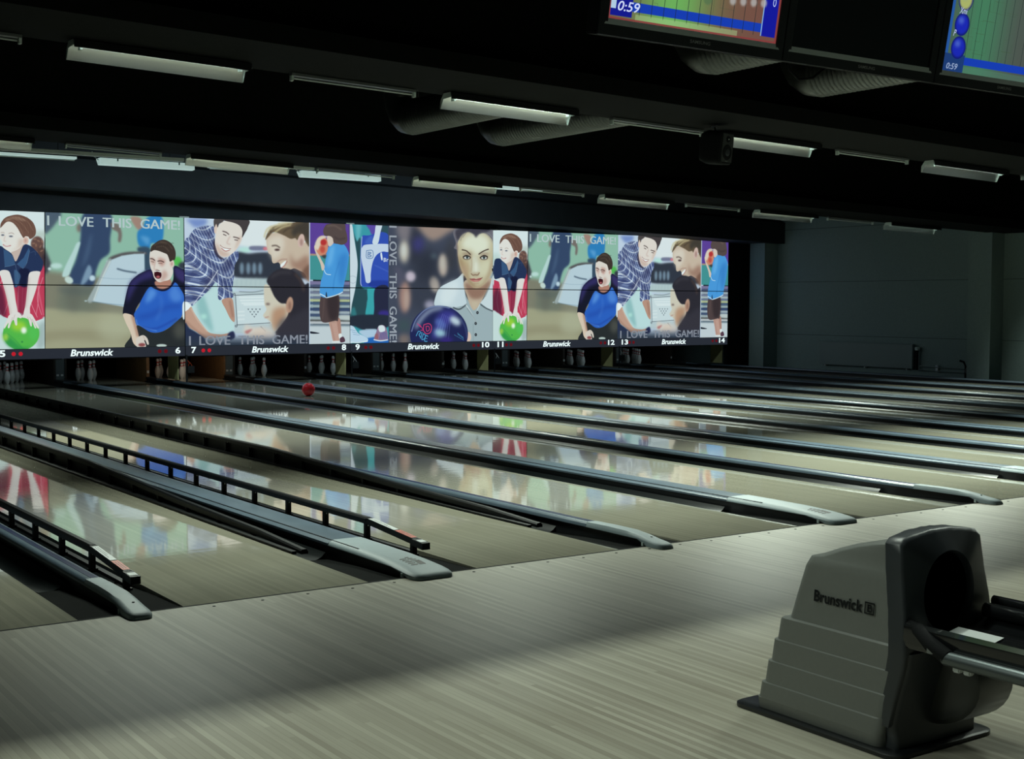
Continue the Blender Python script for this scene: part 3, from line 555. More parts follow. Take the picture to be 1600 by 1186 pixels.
["p",[75,50,50],1,10,1,1862,1784,1858,1776,1846,1770,1829,1765,1809,1763,1788,1764,1771,1768,1760,1774,1756,1782,1760,1789,1771,1796,1789,1801,1809,1803,1829,1802,1846,1798,1858,1792],
["l",[160,110,100],0.8,10,15,1812,1556,1897,1602,2011,1609],
["p",[250,250,250],1,5,1,1872,1502,1982,1582,1969,1526,1896,1446],
["l",[170,95,95],0.8,7,15,1888,1442,1957,1492,2011,1571],
["p",[46,42,50],1,10,1,1592,1198,1690,1332,1823,1412,1981,1437,2151,1383,2298,1251,2372,1139,2483,1072,2476,-17,1921,-8,1765,218,1802,352,1663,1021],
["p",[222,208,190],1,7,1,1544,1108,1640,1109,1699,1021,1746,910,1854,799,2000,754,2023,575,1900,396,1753,252,1705,308,1682,420,1551,509,1515,554,1583,665,1541,787],
["p",[190,138,108],0.85,45,1,1732,665,1975,709,1986,553,1827,352,1729,286,1682,442],
["p",[46,42,50],1,12,1,1664,1110,1857,1111,2075,934,2099,889,1915,777,1770,888],
["p",[198,152,130],1,10,1,2127,741,2112,683,2088,636,2059,607,2030,599,2004,614,1985,650,1978,701,1981,759,1996,816,2020,863,2048,893,2078,901,2104,886,2122,850,2130,799],
["p",[120,80,70],0.6,20,1,2088,732,2086,699,2079,672,2069,653,2058,647,2047,653,2037,672,2031,699,2029,732,2032,765,2038,792,2048,811,2059,817,2070,811,2080,792,2086,765],
["p",[95,70,70],0.8,15,1,1656,765,1653,757,1643,751,1629,746,1613,745,1596,746,1582,751,1573,757,1570,765,1573,773,1582,779,1597,783,1613,785,1630,783,1644,779,1653,773],
["l",[180,110,100],0.7,10,18,1551,509,1623,527],
["p",[60,56,66],0.7,50,1,1852,441,2096,530,2481,664,2476,-17,1775,-6],
["l",[110,80,66],0.6,25,35,2176,1339,2310,1183,2346,1026],
["l",[90,85,90],0.4,30,50,1689,1265,1859,1357,2078,1360],
["p",[232,205,190],0.7,40,1,1322,267,1513,332,1729,252,1728,129,1321,90],
["u"],
["c",-32,2329,2472,2425,2456,-96,-59,-52],
["p",[48,56,72],0.85,59,0,-57,152,2490,119,2489,-108,-59,-63],
["p",[48,56,70],0.9,18,0,-58,66,2490,17,2489,-108,-59,-63],
["u"],
["c",2492,2426,3366,2459,3355,-123,2476,-108],
["p",[98,66,156],1,0,0,2454,2379,3366,2413,3363,1713,2450,1693],
["p",[70,150,152],1,7,0,2450,1708,3363,1713,3361,1218,2447,1230],
["l",[188,150,126],1,7,35,2450,1708,3363,1713],
["p",[130,120,160],1,7,0,2447,1207,3361,1208,3360,1130,2446,1130],
["p",[80,88,120],1,7,0,2446,1139,3360,1139,3360,1061,2446,1063],
["p",[170,180,190],1,7,0,2446,1067,3360,1065,3360,1010,2446,1013],
["p",[120,125,150],1,7,0,2446,1015,3360,1012,3359,945,2445,950],
["p",[180,190,195],1,7,0,2445,963,3359,959,3359,904,2445,909],
["p",[110,120,150],1,7,0,2445,913,3359,908,3359,853,2445,859],
["p",[186,192,150],1,7,0,2445,864,3359,858,3359,802,2444,809],
["p",[75,95,125],1,7,0,2444,811,3359,805,3358,745,2444,753],
["p",[160,175,180],1,7,0,2444,755,3358,747,3358,687,2444,696],
["p",[60,75,110],1,7,0,2444,698,3358,689,3358,622,2443,633],
["p",[170,180,190],1,7,0,2443,637,3358,627,3358,560,2443,571],
["p",[70,85,115],1,7,0,2443,585,3358,574,3357,507,2442,519],
["p",[165,175,180],1,7,0,2442,528,3357,516,3357,426,2442,440],
["p",[90,90,90],1,7,0,2442,472,3357,458,3357,402,2442,417],
["p",[200,200,205],1,7,0,2442,438,3357,423,3357,368,2442,383],
["p",[100,115,130],1,7,0,2442,388,3357,372,3357,305,2441,322],
["p",[208,214,220],1,15,0,2441,352,3357,340,3355,-146,2438,-130],
["p",[200,205,205],1,15,1,3049,549,3358,548,3357,456,3099,480],
["p",[40,44,56],1,2,1,2478,245,2679,208,2590,196,2478,206],
["p",[205,160,146],1,2,1,2877,458,3028,462,3073,296,3097,38,2974,40,2919,252],
["p",[185,135,122],1,2,1,3048,469,3120,468,3144,169,3098,146],
["l",[165,115,105],0.6,12,20,2920,389,2995,67],
["p",[240,240,240],1,2,1,3088,181,3144,192,3154,111,3103,100],
["p",[90,58,74],1,2,1,3113,100,3188,134,3226,45,3128,24],
["p",[235,235,235],1,2,1,2957,49,3102,52,3097,15,2956,22],
["p",[84,66,66],1,2,1,2726,937,3081,962,3079,480,3010,446,2713,445],
["p",[48,38,42],0.7,30,1,2847,915,3076,939,3074,526,2895,481],
["l",[120,95,90],0.6,10,12,2783,892,2743,482],
["p",[78,158,228],1,0,1,2852,1827,2954,1916,3107,1947,3222,1909,3299,1792,3316,1700,3271,1401,3200,1124,3174,997,3051,951,2847,888,2695,942,2709,1188,2748,1302,2787,1484,2826,1667],
["p",[120,190,245],0.7,30,1,2903,1828,3004,1876,2952,1578,2850,1485],
["p",[50,120,200],0.6,45,1,3080,1626,3285,1745,3232,1308,3128,1123],
["l",[48,115,190],0.6,10,15,3105,1581,3001,1259,2974,1030],
["l",[225,240,250],0.9,2,15,2774,1434,2824,1348,2920,1331],
["l",[230,240,250],0.9,2,20,2696,960,2796,915,2847,892,3051,944,3174,997],
["p",[40,60,90],1,2,1,2809,915,2827,1006,2847,904],
["p",[226,200,186],1,2,1,2575,1842,2596,1888,2650,1776,2712,1642,2787,1507,2779,1434,2736,1415,2699,1551,2612,1730],
["p",[228,205,192],1,5,1,2853,2076,2954,2057,2992,1955,2903,1873,2853,1940],
["p",[222,140,112],1,5,1,2870,1884,2859,1810,2831,1748,2788,1705,2738,1690,2688,1703,2646,1744,2618,1805,2608,1877,2619,1950,2647,2012,2690,2055,2740,2071,2790,2058,2832,2018,2860,1957],
["p",[236,222,205],0.9,10,1,2588,1888,2652,2025,2765,2078,2853,2054,2752,1994,2650,1799],
["p",[196,52,52],1,10,1,2837,1951,2832,1928,2818,1909,2797,1895,2771,1890,2746,1894,2725,1906,2711,1925,2706,1948,2711,1970,2726,1990,2747,2003,2772,2008,2797,2005,2818,1992,2833,1974],
["p",[200,70,60],0.8,15,1,2806,1814,2802,1788,2790,1765,2772,1750,2750,1745,2729,1749,2711,1764,2700,1785,2696,1811,2700,1837,2712,1860,2730,1875,2751,1881,2772,1876,2790,1862,2802,1840],
["p",[60,45,50],0.8,10,1,2725,1687,2826,1712,2800,1639],
["p",[92,74,72],1,2,1,2768,2176,2804,2256,2880,2304,3211,2321,3249,2203,3282,2067,3274,1970,3183,1913,3081,1924,2992,1944,2967,2034,2904,2073,2803,2075,2773,2119],
["l",[140,115,105],0.6,12,18,2854,2258,3006,2275,3159,2200],
["l",[60,48,50],0.7,15,22,3005,2058,3107,2016,3235,2042],
["u"]],"C":[["p",[62,158,172],1,0,0,-53,2397,1002,2436,996,-35,-64,-19],
["c",-53,2397,849,2430,847,-33,-64,-19],
["p",[98,76,170],1,10,1,368,2368,848,2385,848,2096,518,2108,430,2216],
["p",[50,80,90],1,15,1,696,2380,848,2385,848,2118,695,2136],
["p",[140,205,215],0.6,25,1,132,2316,243,2320,218,2099,192,1922,143,2009],
["p",[44,76,84],1,10,1,45,2313,94,2117,155,1987,230,2011,239,1129,552,1076,375,842,336,553,12,532,1,775,114,1128,153,1503,117,1898],
["p",[62,165,172],0.5,15,1,88,709,13,642,37,543,136,532],
["p",[62,168,176],1,5,1,383,1086,547,1087,523,530,336,549,378,831],
["p",[218,226,236],1,5,1,-4,2311,50,2291,93,2029,146,1723,165,1503,134,1216,104,1040,38,775,-7,620],
["l",[170,180,195],0.8,5,10,4,1303,65,1314,135,1282],
["l",[170,180,195],0.8,5,10,3,1193,65,1171,129,1205],
["p",[52,80,185],1,0,1,262,2083,392,2109,860,2114,858,1117,439,1104,234,1129,219,1350,229,1835],
["p",[35,55,150],0.8,15,1,452,1220,858,1224,858,1117,439,1113],
["l",[100,130,215],0.6,10,15,541,1532,859,1403],
["p",[80,115,205],0.6,15,1,417,2083,493,2096,480,1963,317,1958],
["p",[210,220,240],1,0,1,236,1791,266,1876,367,1931,860,1949,860,1806,719,1802,597,1744,521,1643,476,1509,452,1353,444,1202,351,1192,314,1351,260,1571],
["l",[200,210,235],0.9,2,15,262,2078,241,1791,229,1217,251,1129],
["p",[220,228,242],1,2,1,579,2331,708,2336,670,2179,613,1960,492,1963,543,2153],
["l",[110,140,185],1,2,15,361,1812,492,1815,496,1678,361,1675,361,1812],
["l",[110,140,185],1,2,18,396,1784,461,1770,411,1742,466,1712,396,1695,396,1784],
["p",[236,242,250],1,2,1,668,1757,699,1780,719,1647,688,1641],
["l",[240,244,250],1,2,15,750,1674,749,1607],
["l",[240,244,250],1,2,12,750,1674,790,1666,770,1643,795,1621,749,1607],
["l",[240,244,250],1,2,12,816,1657,816,1608],
["l",[240,244,250],1,2,12,816,1644,846,1654],
["p",[40,42,66],1,7,1,552,1076,858,1090,856,462,538,452,528,686],
["p",[60,48,140],0.9,20,1,639,619,856,619,856,394,715,350,639,463],
["p",[40,46,60],1,12,1,12,532,856,540,856,327,385,242,86,333,-1,334],
["l",[140,160,175],1,5,15,335,275,562,273],
["p",[186,208,232],1,10,1,185,221,310,265,593,257,549,106,385,86],
["p",[40,105,190],1,10,1,360,95,855,125,855,-33,347,-25],
["p",[205,215,225],0.4,12,1,-9,268,86,289,184,111,-10,3],
["p",[202,220,240],1,0,1,-8,323,49,338,91,306,172,199,285,143,380,90,385,52,347,19,85,17,-10,29],
["l",[240,246,250],1,2,15,-10,25,184,13,375,46],
["l",[110,140,180],0.8,2,8,11,267,110,244],
["l",[110,140,180],0.8,2,8,36,223,147,200],
["l",[110,140,180],0.8,2,8,60,178,197,159],
["p",[150,120,150],1,2,1,613,318,690,355,766,328,817,237,832,102,816,46,536,50,526,102,562,195],
["l",[70,85,160],0.9,2,12,689,239,650,78],
["l",[70,85,160],0.9,2,12,715,229,686,77],
["l",[70,85,160],0.9,2,12,740,220,722,77],
["l",[70,85,160],0.9,2,12,766,211,758,76],
["l",[70,85,160],0.9,2,12,791,202,793,76],
["p",[230,236,242],1,5,1,618,324,690,351,753,323,766,238,651,217],
["l",[236,240,246],1,2,20,521,66,663,42,822,58],
["p",[160,95,100],0.8,7,1,542,162,600,195,612,83,541,88],
["u"],
["c",849,2430,3663,2534,3671,-77,847,-33],
["p",[70,74,92],1,0,0,823,2429,3663,2534,3671,-77,816,-32],
["p",[52,54,66],0.6,125,1,1363,1637,1892,1830,2542,1846,2543,686,1362,686],
["p",[176,146,132],0.9,50,1,1443,2362,2542,2400,2269,2230,1999,2084,1839,2057,1653,2165],
["p",[170,150,150],0.6,65,1,1053,2348,1365,2359,1364,2043,1104,2058],
["p",[50,50,62],0.8,65,1,1364,2246,1574,2253,1574,1755,1363,1592],
["p",[66,62,130],0.8,65,1,1666,1961,1656,1900,1628,1848,1585,1812,1534,1799,1484,1810,1441,1843,1413,1894,1403,1954,1413,2015,1442,2067,1484,2103,1535,2116,1585,2105,1628,2072,1656,2022],
["p",[205,190,175],1,50,1,1317,1817,1308,1730,1284,1656,1249,1607,1207,1589,1165,1605,1130,1653,1107,1726,1099,1811,1107,1898,1131,1971,1166,2021,1208,2039,1250,2023,1285,1975,1309,1903],
["p",[222,225,225],0.7,40,1,1252,1838,1247,1786,1235,1742,1216,1712,1194,1701,1172,1711,1154,1740,1142,1783,1138,1835,1142,1887,1154,1931,1173,1960,1195,1971,1217,1961,1235,1933,1247,1889],
["p",[212,192,208],1,30,1,1473,1322,1464,1282,1438,1248,1398,1225,1352,1216,1306,1224,1267,1246,1242,1279,1233,1319,1242,1359,1268,1393,1307,1416,1353,1424,1399,1417,1438,1395,1464,1362],
["p",[172,132,122],1,45,1,1344,913,1334,791,1307,689,1266,620,1218,596,1170,620,1130,689,1103,791,1094,912,1104,1032,1131,1135,1172,1204,1219,1228,1267,1205,1308,1137,1335,1034],
["p",[198,172,160],0.7,40,1,1320,867,1315,789,1302,723,1281,679,1257,664,1233,679,1213,723,1200,789,1195,867,1200,945,1214,1011,1234,1055,1258,1071,1282,1055,1302,1011,1316,945],
["p",[96,90,110],0.6,50,1,1000,1540,1259,1319,1051,1137],
["p",[60,90,80],0.5,75,1,1361,346,1349,302,1315,266,1264,242,1204,234,1145,243,1094,268,1061,305,1049,348,1061,391,1095,428,1145,452,1205,460,1265,451,1316,426,1350,389],
["p",[140,118,110],0.8,45,1,1335,73,1325,39,1296,10,1254,-10,1204,-16,1154,-8,1112,12,1084,42,1074,77,1084,111,1112,140,1154,159,1204,166,1254,158,1297,138,1325,108],
["p",[200,178,166],1,41,1,2231,1565,2222,1477,2197,1402,2159,1352,2115,1334,2071,1351,2033,1400,2008,1473,1999,1561,2008,1648,2033,1723,2071,1773,2115,1791,2159,1775,2197,1726,2222,1652],
["p",[222,215,205],0.6,41,1,2173,1609,2168,1557,2154,1513,2134,1484,2110,1473,2085,1483,2065,1512,2051,1555,2046,1606,2051,1658,2065,1702,2085,1731,2110,1742,2134,1732,2154,1703,2168,1660],
["p",[182,166,158],1,36,1,2019,1194,2030,1130,2024,1072,2000,1028,1963,1006,1919,1009,1874,1036,1834,1083,1807,1143,1796,1206,1802,1264,1825,1307,1862,1329,1906,1327,1952,1300,1991,1253],
["p",[110,130,140],0.6,36,1,1965,1739,1959,1717,1942,1699,1917,1686,1887,1681,1857,1685,1832,1697,1815,1714,1809,1735,1815,1757,1832,1775,1857,1788,1887,1793,1917,1789,1942,1778,1959,1760],
["p",[190,180,205],0.8,41,1,1939,754,1929,720,1900,691,1858,671,1808,665,1758,671,1716,691,1688,720,1678,754,1688,788,1716,817,1758,836,1808,843,1858,837,1900,817,1929,788],
["p",[40,42,54],0.6,104,1,1952,1560,1934,1431,1883,1322,1807,1248,1717,1222,1628,1246,1553,1318,1503,1425,1486,1551,1503,1679,1554,1788,1629,1861,1718,1889,1807,1866,1883,1795,1934,1688],
["p",[60,58,60],0.6,78,1,2401,1793,2393,1655,2370,1538,2335,1459,2295,1431,2254,1458,2220,1535,2197,1651,2189,1788,2197,1926,2220,2043,2254,2122,2294,2150,2335,2124,2370,2047,2393,1931],
["p",[168,182,188],1,0,1,1926,732,1952,933,2057,1113,2242,1205,2455,1298,2615,1418,2696,1346,3353,1424,3371,-30,2752,-21,2590,437,2322,687],
["p",[212,222,230],1,2,1,1920,743,1957,978,2057,1113,2242,1205,2455,1293,2615,1418,2643,1209,2648,937,2675,773,2509,721,2375,705,2189,732],
["p",[235,240,244],0.7,52,1,2110,1114,2428,1252,2482,1072,2268,754,2057,799],
["p",[60,54,60],1,7,1,2605,1345,2696,1301,2724,1028,2765,823,2697,892,2643,1028],
["p",[60,54,60],1,7,1,3311,1354,3347,1424,3188,1077,3078,847,3106,939],
["p",[205,180,158],1,5,1,2643,1255,3298,1308,3188,1077,3024,790,2887,652,2806,687,2710,892],
["p",[150,108,92],0.85,31,1,2656,1209,2968,1110,3270,1262,3160,1008,3023,893,2805,892,2697,1028],
["p",[210,190,165],0.8,20,1,2805,801,2969,801,2887,664],
["p",[216,224,230],1,2,1,3358,1424,3358,1424,3303,1308,3303,1308,3257,1124,3257,1124,3161,939,3161,939,3024,797,3024,797,3189,687,3189,687,3369,622,3369,622],
["l",[50,54,62],0.95,7,23,2362,698,2509,664,2675,760],
["l",[50,54,62],0.9,7,21,3013,774,3161,687,3355,617],
["l",[215,222,225],0.9,2,26,2675,750,2806,573,2915,389],
["l",[90,98,104],0.7,7,13,2697,687,2833,527,2904,412],
["l",[215,222,225],0.9,5,21,3013,774,2942,641],
["p",[42,44,50],1,2,1,2980,595,2978,583,2971,572,2962,565,2950,563,2939,565,2929,572,2922,583,2920,595,2922,607,2929,618,2938,625,2950,627,2961,625,2971,618,2978,607],
["p",[120,125,130],1,2,1,2961,595,2960,591,2958,587,2954,584,2950,584,2946,585,2942,587,2940,591,2939,595,2940,599,2942,603,2946,606,2950,607,2954,606,2958,603,2960,599],
["p",[42,44,50],1,2,1,2937,371,2935,358,2928,348,2918,341,2907,339,2895,341,2886,348,2879,359,2877,371,2879,383,2885,394,2895,401,2907,403,2918,400,2928,393,2934,383],
["p",[120,125,130],1,2,1,2918,371,2917,366,2914,363,2911,360,2907,359,2903,360,2899,363,2897,367,2896,371,2897,375,2899,379,2903,381,2907,382,2911,381,2914,379,2917,375],
["p",[42,44,50],1,2,1,2940,137,2938,125,2931,114,2921,107,2910,105,2898,108,2889,115,2882,125,2880,137,2882,150,2889,160,2898,167,2910,169,2921,167,2931,160,2938,149],
["p",[120,125,130],1,2,1,2921,137,2920,133,2918,129,2914,126,2910,126,2906,127,2902,129,2900,133,2899,137,2900,142,2902,145,2906,148,2910,149,2914,148,2918,145,2920,141],
["l",[140,152,158],0.7,7,13,2847,367,2847,0],
["p",[118,112,122],1,5,1,2427,2312,3356,2320,3357,1907,2454,1885,2422,2019],
["p",[58,56,72],1,20,1,2561,2316,3185,2326,3075,2242,2885,2157,2722,2208,2601,2250],
["p",[206,190,158],1,5,1,2454,1952,2494,2089,2588,2204,2749,2255,2912,2196,3130,2244,3323,2089,3352,1815,3339,1539,3270,1354,3160,1215,3023,1122,2886,1102,2778,1165,2642,1345,2548,1480,2481,1705],
["p",[238,236,216],0.95,57,1,2749,2187,3021,2218,3241,2087,3186,1834,3022,1807,2913,1759,2804,1871,2588,1911,2588,2069],
["p",[226,222,204],0.8,36,1,2804,1734,2940,1737,3022,1511,2968,1350,2805,1370],
["p",[232,228,200],0.6,46,1,3022,1625,3297,1676,3187,1399,3022,1351],
["p",[190,165,122],0.8,41,1,2508,1705,2696,1619,2750,1392,2642,1345,2535,1525],
["p",[170,130,100],0.7,26,1,2696,1301,2805,1143,3023,1110,3187,1238,3023,1156,2859,1166],
["p",[150,130,120],0.8,10,1,2433,2042,2481,1930,2460,1727,2438,1929],
["l",[160,155,160],0.6,7,13,2481,2133,2561,2226,2695,2275],
["l",[160,155,160],0.6,7,13,3021,2263,3185,2200,3324,2044],
["l",[160,155,160],0.6,7,13,3075,2288,3268,2202,3351,2090],
["l",[160,155,160],0.6,7,13,2454,2223,2507,2269,2588,2295],
["p",[170,138,108],0.8,31,1,2470,1795,2513,1615,2589,1458,2696,1278,2805,1143,2914,1103,2832,1211,2723,1347,2642,1504,2561,1684],
["p",[176,146,118],0.7,31,1,3341,1746,3297,1469,3187,1261,3023,1122,3132,1260,3228,1445,3269,1629],
["p",[196,160,140],0.5,57,1,2750,1483,2742,1440,2719,1402,2684,1377,2642,1368,2601,1376,2566,1400,2543,1437,2535,1480,2543,1523,2566,1560,2601,1585,2642,1595,2683,1587,2718,1563,2742,1527],
["p",[150,118,100],0.55,26,1,2820,1803,2811,1789,2784,1776,2743,1767,2696,1764,2648,1765,2608,1772,2581,1784,2572,1797,2581,1811,2608,1824,2648,1832,2696,1836,2743,1835,2784,1828,2811,1816],
["p",[150,118,100],0.55,26,1,3230,1812,3221,1798,3195,1785,3156,1777,3109,1773,3063,1774,3024,1782,2998,1793,2989,1807,2998,1821,3024,1833,3063,1842,3109,1846,3155,1844,3195,1837,3221,1826],
["p",[180,150,120],0.55,20,1,2804,1416,2990,1428,2954,1338,2845,1337],
["p",[62,58,70],0.9,18,1,2481,2309,3240,2325,3185,2268,3021,2245,2912,2146,2844,2212,2695,2257,2561,2181,2481,2088,2438,2110],
["l",[92,86,96],0.7,7,10,2588,2136,2695,2253,2803,2302],
["l",[92,86,96],0.7,7,10,2966,2216,3130,2244,3296,2135],
["l",[92,86,96],0.7,7,10,2534,2067,2588,2182,2695,2275],
["l",[92,86,96],0.7,7,10,3021,2275,3213,2224,3337,2067],
["l",[66,46,40],1,5,21,2572,1883,2669,1867,2728,1828,2777,1788],
["l",[66,46,40],1,5,21,2981,1802,3049,1844,3131,1883,3219,1910],
["p",[90,72,62],1,7,1,2785,1729,2778,1712,2757,1697,2725,1686,2688,1682,2651,1685,2619,1694,2598,1708,2591,1725,2598,1743,2619,1758,2651,1768,2688,1773,2725,1770,2757,1761,2778,1747],
["p",[236,236,230],1,5,1,2755,1724,2750,1714,2736,1706,2714,1700,2688,1698,2662,1699,2640,1704,2626,1712,2620,1721,2626,1731,2640,1739,2662,1745,2688,1748,2714,1746,2736,1741,2750,1734],
["p",[60,70,72],1,2,1,2728,1733,2726,1721,2719,1712,2708,1705,2696,1702,2684,1704,2673,1711,2666,1720,2664,1731,2666,1743,2673,1752,2683,1759,2696,1761,2708,1759,2719,1753,2726,1744],
["l",[40,30,30],1,2,16,2594,1739,2674,1772,2782,1734],
["p",[90,72,62],1,7,1,3208,1734,3201,1716,3179,1701,3147,1690,3109,1686,3072,1689,3040,1698,3018,1712,3011,1729,3018,1747,3040,1762,3072,1773,3109,1777,3147,1775,3179,1765,3201,1751],
["p",[236,236,230],1,5,1,3178,1728,3173,1719,3158,1710,3136,1704,3109,1702,3083,1703,3061,1708,3046,1716,3041,1726,3046,1735,3061,1744,3083,1750,3109,1752,3136,1751,3158,1746,3173,1738],
["p",[60,70,72],1,2,1,3142,1737,3140,1725,3133,1716,3122,1709,3109,1706,3097,1708,3086,1715,3079,1724,3076,1735,3079,1747,3086,1757,3097,1763,3109,1766,3122,1764,3133,1758,3140,1748],
["l",[40,30,30],1,2,16,3011,1734,3109,1782,3203,1756],
["l",[165,130,98],0.75,15,18,2793,1757,2810,1598,2794,1438],
["l",[120,80,62],0.85,7,18,2794,1398,2837,1366,2891,1376,2954,1372,2995,1419],
["p",[240,236,220],0.7,20,1,2951,1532,2948,1493,2940,1459,2928,1437,2913,1429,2899,1436,2886,1459,2878,1492,2875,1531,2878,1570,2886,1604,2898,1626,2913,1634,2927,1627,2940,1605,2948,1571],
["p",[196,118,112],1,2,1,2764,1279,2859,1303,2919,1290,2982,1309,3064,1310,2995,1247,2919,1231,2832,1239],
["l",[110,60,58],1,2,13,2764,1288,2859,1280,2919,1272,2995,1286,3072,1319],
["p",[226,165,152],0.8,7,1,2854,1262,2982,1263,2919,1242],
["l",[160,110,85],0.5,13,18,2859,1193,2982,1199],
["p",[30,30,36],1,2,1,3353,1493,3351,1477,3346,1464,3339,1455,3331,1451,3322,1454,3315,1463,3310,1476,3308,1492,3310,1508,3315,1522,3322,1531,3330,1534,3339,1531,3346,1522,3351,1509],
["p",[235,238,242],1,2,1,3347,1527,3346,1522,3342,1518,3337,1514,3330,1513,3324,1514,3319,1517,3315,1522,3314,1527,3315,1532,3319,1537,3324,1540,3330,1541,3337,1540,3342,1537,3346,1533],
["c",1179,1106,3359,1125,3362,-30,1177,2],
["p",[235,200,185],1,5,1,2796,93,2790,53,2775,20,2752,-2,2725,-9,2698,-1,2675,22,2660,55,2655,94,2660,134,2675,167,2698,189,2725,196,2752,188,2775,166,2790,132],
["p",[34,38,84],1,2,1,2717,158,2663,-65,2510,-252,2283,-373,2017,-412,1754,-362,1534,-233,1388,-46,1337,173,1389,390,1535,574,1755,697,2017,741,2282,697,2509,571,2663,382],
["l",[205,215,232],0.8,41,68,1484,309,1613,486,1821,642,2083,698],
["l",[150,165,205],0.8,7,21,1376,221,1484,465,1717,665,2004,727,2268,687],
["p",[70,66,165],0.75,52,1,1978,530,2189,642,2428,551,2189,303,1952,81,1847,104,1925,350],
["p",[95,120,190],0.7,31,1,1925,440,2083,462,2189,303,2004,305],
["l",[140,150,225],0.5,5,10,2110,574,1952,215],
["l",[140,150,225],0.5,5,10,2147,556,2009,183],
["l",[140,150,225],0.5,5,10,2184,538,2067,151],
["l",[140,150,225],0.5,5,10,2221,520,2125,119],
["l",[140,150,225],0.5,5,10,2258,502,2184,87],
["l",[140,150,225],0.5,5,10,2295,483,2242,54],
["p",[205,218,232],1,36,1,2528,354,2499,335,2455,331,2405,341,2355,364,2313,396,2285,433,2276,469,2287,498,2316,517,2359,522,2409,512,2459,489,2501,457,2529,420,2539,384],
["p",[170,210,225],0.95,41,1,2173,139,2150,113,2112,98,2063,95,2011,105,1964,127,1930,156,1913,190,1915,222,1937,248,1976,264,2024,267,2076,257,2123,235,2158,205,2175,171],
["p",[60,40,130],0.8,41,1,2349,41,2336,20,2302,2,2250,-9,2189,-13,2128,-8,2077,5,2042,24,2030,46,2042,67,2077,85,2128,97,2189,100,2250,95,2302,82,2336,63],
["l",[120,140,190],0.5,15,21,2536,482,2657,277,2698,71],
["l",[215,60,110],1,2,18,1660,352,1782,374,1842,306,1808,194,1717,173,1652,241,1660,352],
["l",[215,60,110],1,2,16,1711,318,1774,318,1789,251,1730,222,1711,318],
["l",[200,60,120],1,2,16,1510,376,1587,308,1561,353,1644,252,1587,241],
["l",[80,160,205],1,2,18,1484,131,1535,220,1587,197,1548,153,1587,96],
["l",[80,160,205],1,2,18,1618,196,1582,81],
["l",[80,160,205],1,2,18,1652,174,1613,58,1677,73,1696,140,1652,174],
["l",[80,160,205],1,2,18,1755,117,1711,133,1677,28,1737,16],
["l",[80,160,205],1,2,13,1703,79,1737,70],
["l",[70,140,180],0.9,2,10,2389,143,2415,120],
["l",[70,140,180],0.9,2,10,2437,120,2464,97],
["l",[70,140,180],0.9,2,10,2485,96,2512,73],
["l",[70,140,180],0.9,2,10,2533,73,2560,50],
["l",[70,140,180],0.9,2,10,2582,50,2609,27],
["l",[80,160,200],0.9,2,13,2469,176,2488,137],
["l",[80,160,200],0.9,2,13,2506,151,2525,112],
["l",[80,160,200],0.9,2,13,2544,125,2563,86],
["l",[80,160,200],0.9,2,13,2582,100,2601,61],
["u"]]}
# ------------------------------------------------------------------ dimensions
LW, GW, CN, CW = 1.0541, 0.235, 0.0584, 0.2370
P = 2*LW+4*GW+CN+CW                       # width of a lane pair, 3.343 m
Y_MASK, Y_HEAD, Y_KICK = 16.89, 19.20, 18.90
XR = 17.72                                # right wall
def roof(x): return -0.0285*x             # the roof and its beams fall towards the right
def lane_x(n):                            # left edge of lane n; x = 0 is the middle of the narrow division between 4 and 5
    k = (n-5)//2; left = k*P
    return left+CN/2+GW if n % 2 else left+CN/2+GW+LW+2*GW+CW
# ------------------------------------------------------------------ room shell
fl = MB(); fl.box(-12, XR, -12, 0, -0.25, 0)
struct('floor', fl, M_appr)
sub = MB(); sub.box(-12, XR, 0.001, 21.5, -0.35, -0.13); struct('floor_lanes_bed', sub, M_blackm)
sl = MB(); sl.box(5*P+CN/2+0.02, XR, 0.002, 18.9, -0.12, -0.02); struct('floor_side_strip', sl, M_blackm)
sl = MB(); sl.box(-12, lane_x(1)-GW-0.12, 0.002, 18.9, -0.12, -0.02); struct('floor_left_strip', sl, M_blackm)
def slab(x0, x1, prof):
    mb = MB(); mb.loft([[(x, a, b+roof(x)) for a, b in prof] for x in (x0, x1)]); return mb
struct('ceiling', slab(-12, XR+0.3, [(-12, 4.6), (21.5, 4.6), (21.5, 4.8), (-12, 4.8)]), M_ceil)
ww = MB(); ww.box(XR, XR+0.25, -12, 21.5, -0.3, 5.0); struct('wall_right', ww, M_wall)
ww = MB(); ww.box(-12.25, -12, -12, 21.5, -0.3, 5.0); struct('wall_left', ww, M_wall)
ww = MB(); ww.box(-12, XR, 21.5, 21.7, -0.3, 5.0); struct('wall_back', ww, M_blackm)
ww = MB(); ww.box(-12, XR, -12.2, -12, -0.3, 5.0); struct('wall_front', ww, M_wall)
k = 0
for z in (0.80, 2.02, 3.24):
    k += 1; s = MB(); s.box(XR-0.004, XR+0.002, -11.9, 16.7, z-0.006, z+0.006); struct('trim_%d' % k, s, M_seam)
# columns on the right wall, with a pale corner bead and a small black fixing hole
for i, (y0, y1, xc) in enumerate(((16.26, 16.74, 17.27), (10.09, 10.62, 17.32), (3.9, 4.4, 17.32), (-2.3, -1.8, 17.32))):
    c = MB(); c.box(xc, XR, y0, y1, -0.02, 4.2); 
    o = struct('wall_pillar_%d' % (i+1), c, M_wall)
    c = MB(); c.box(xc-0.006, xc+0.010, y0-0.006, y0+0.010, 0.0, 2.95); struct('trim_%d' % (4+i), c, M_edge)
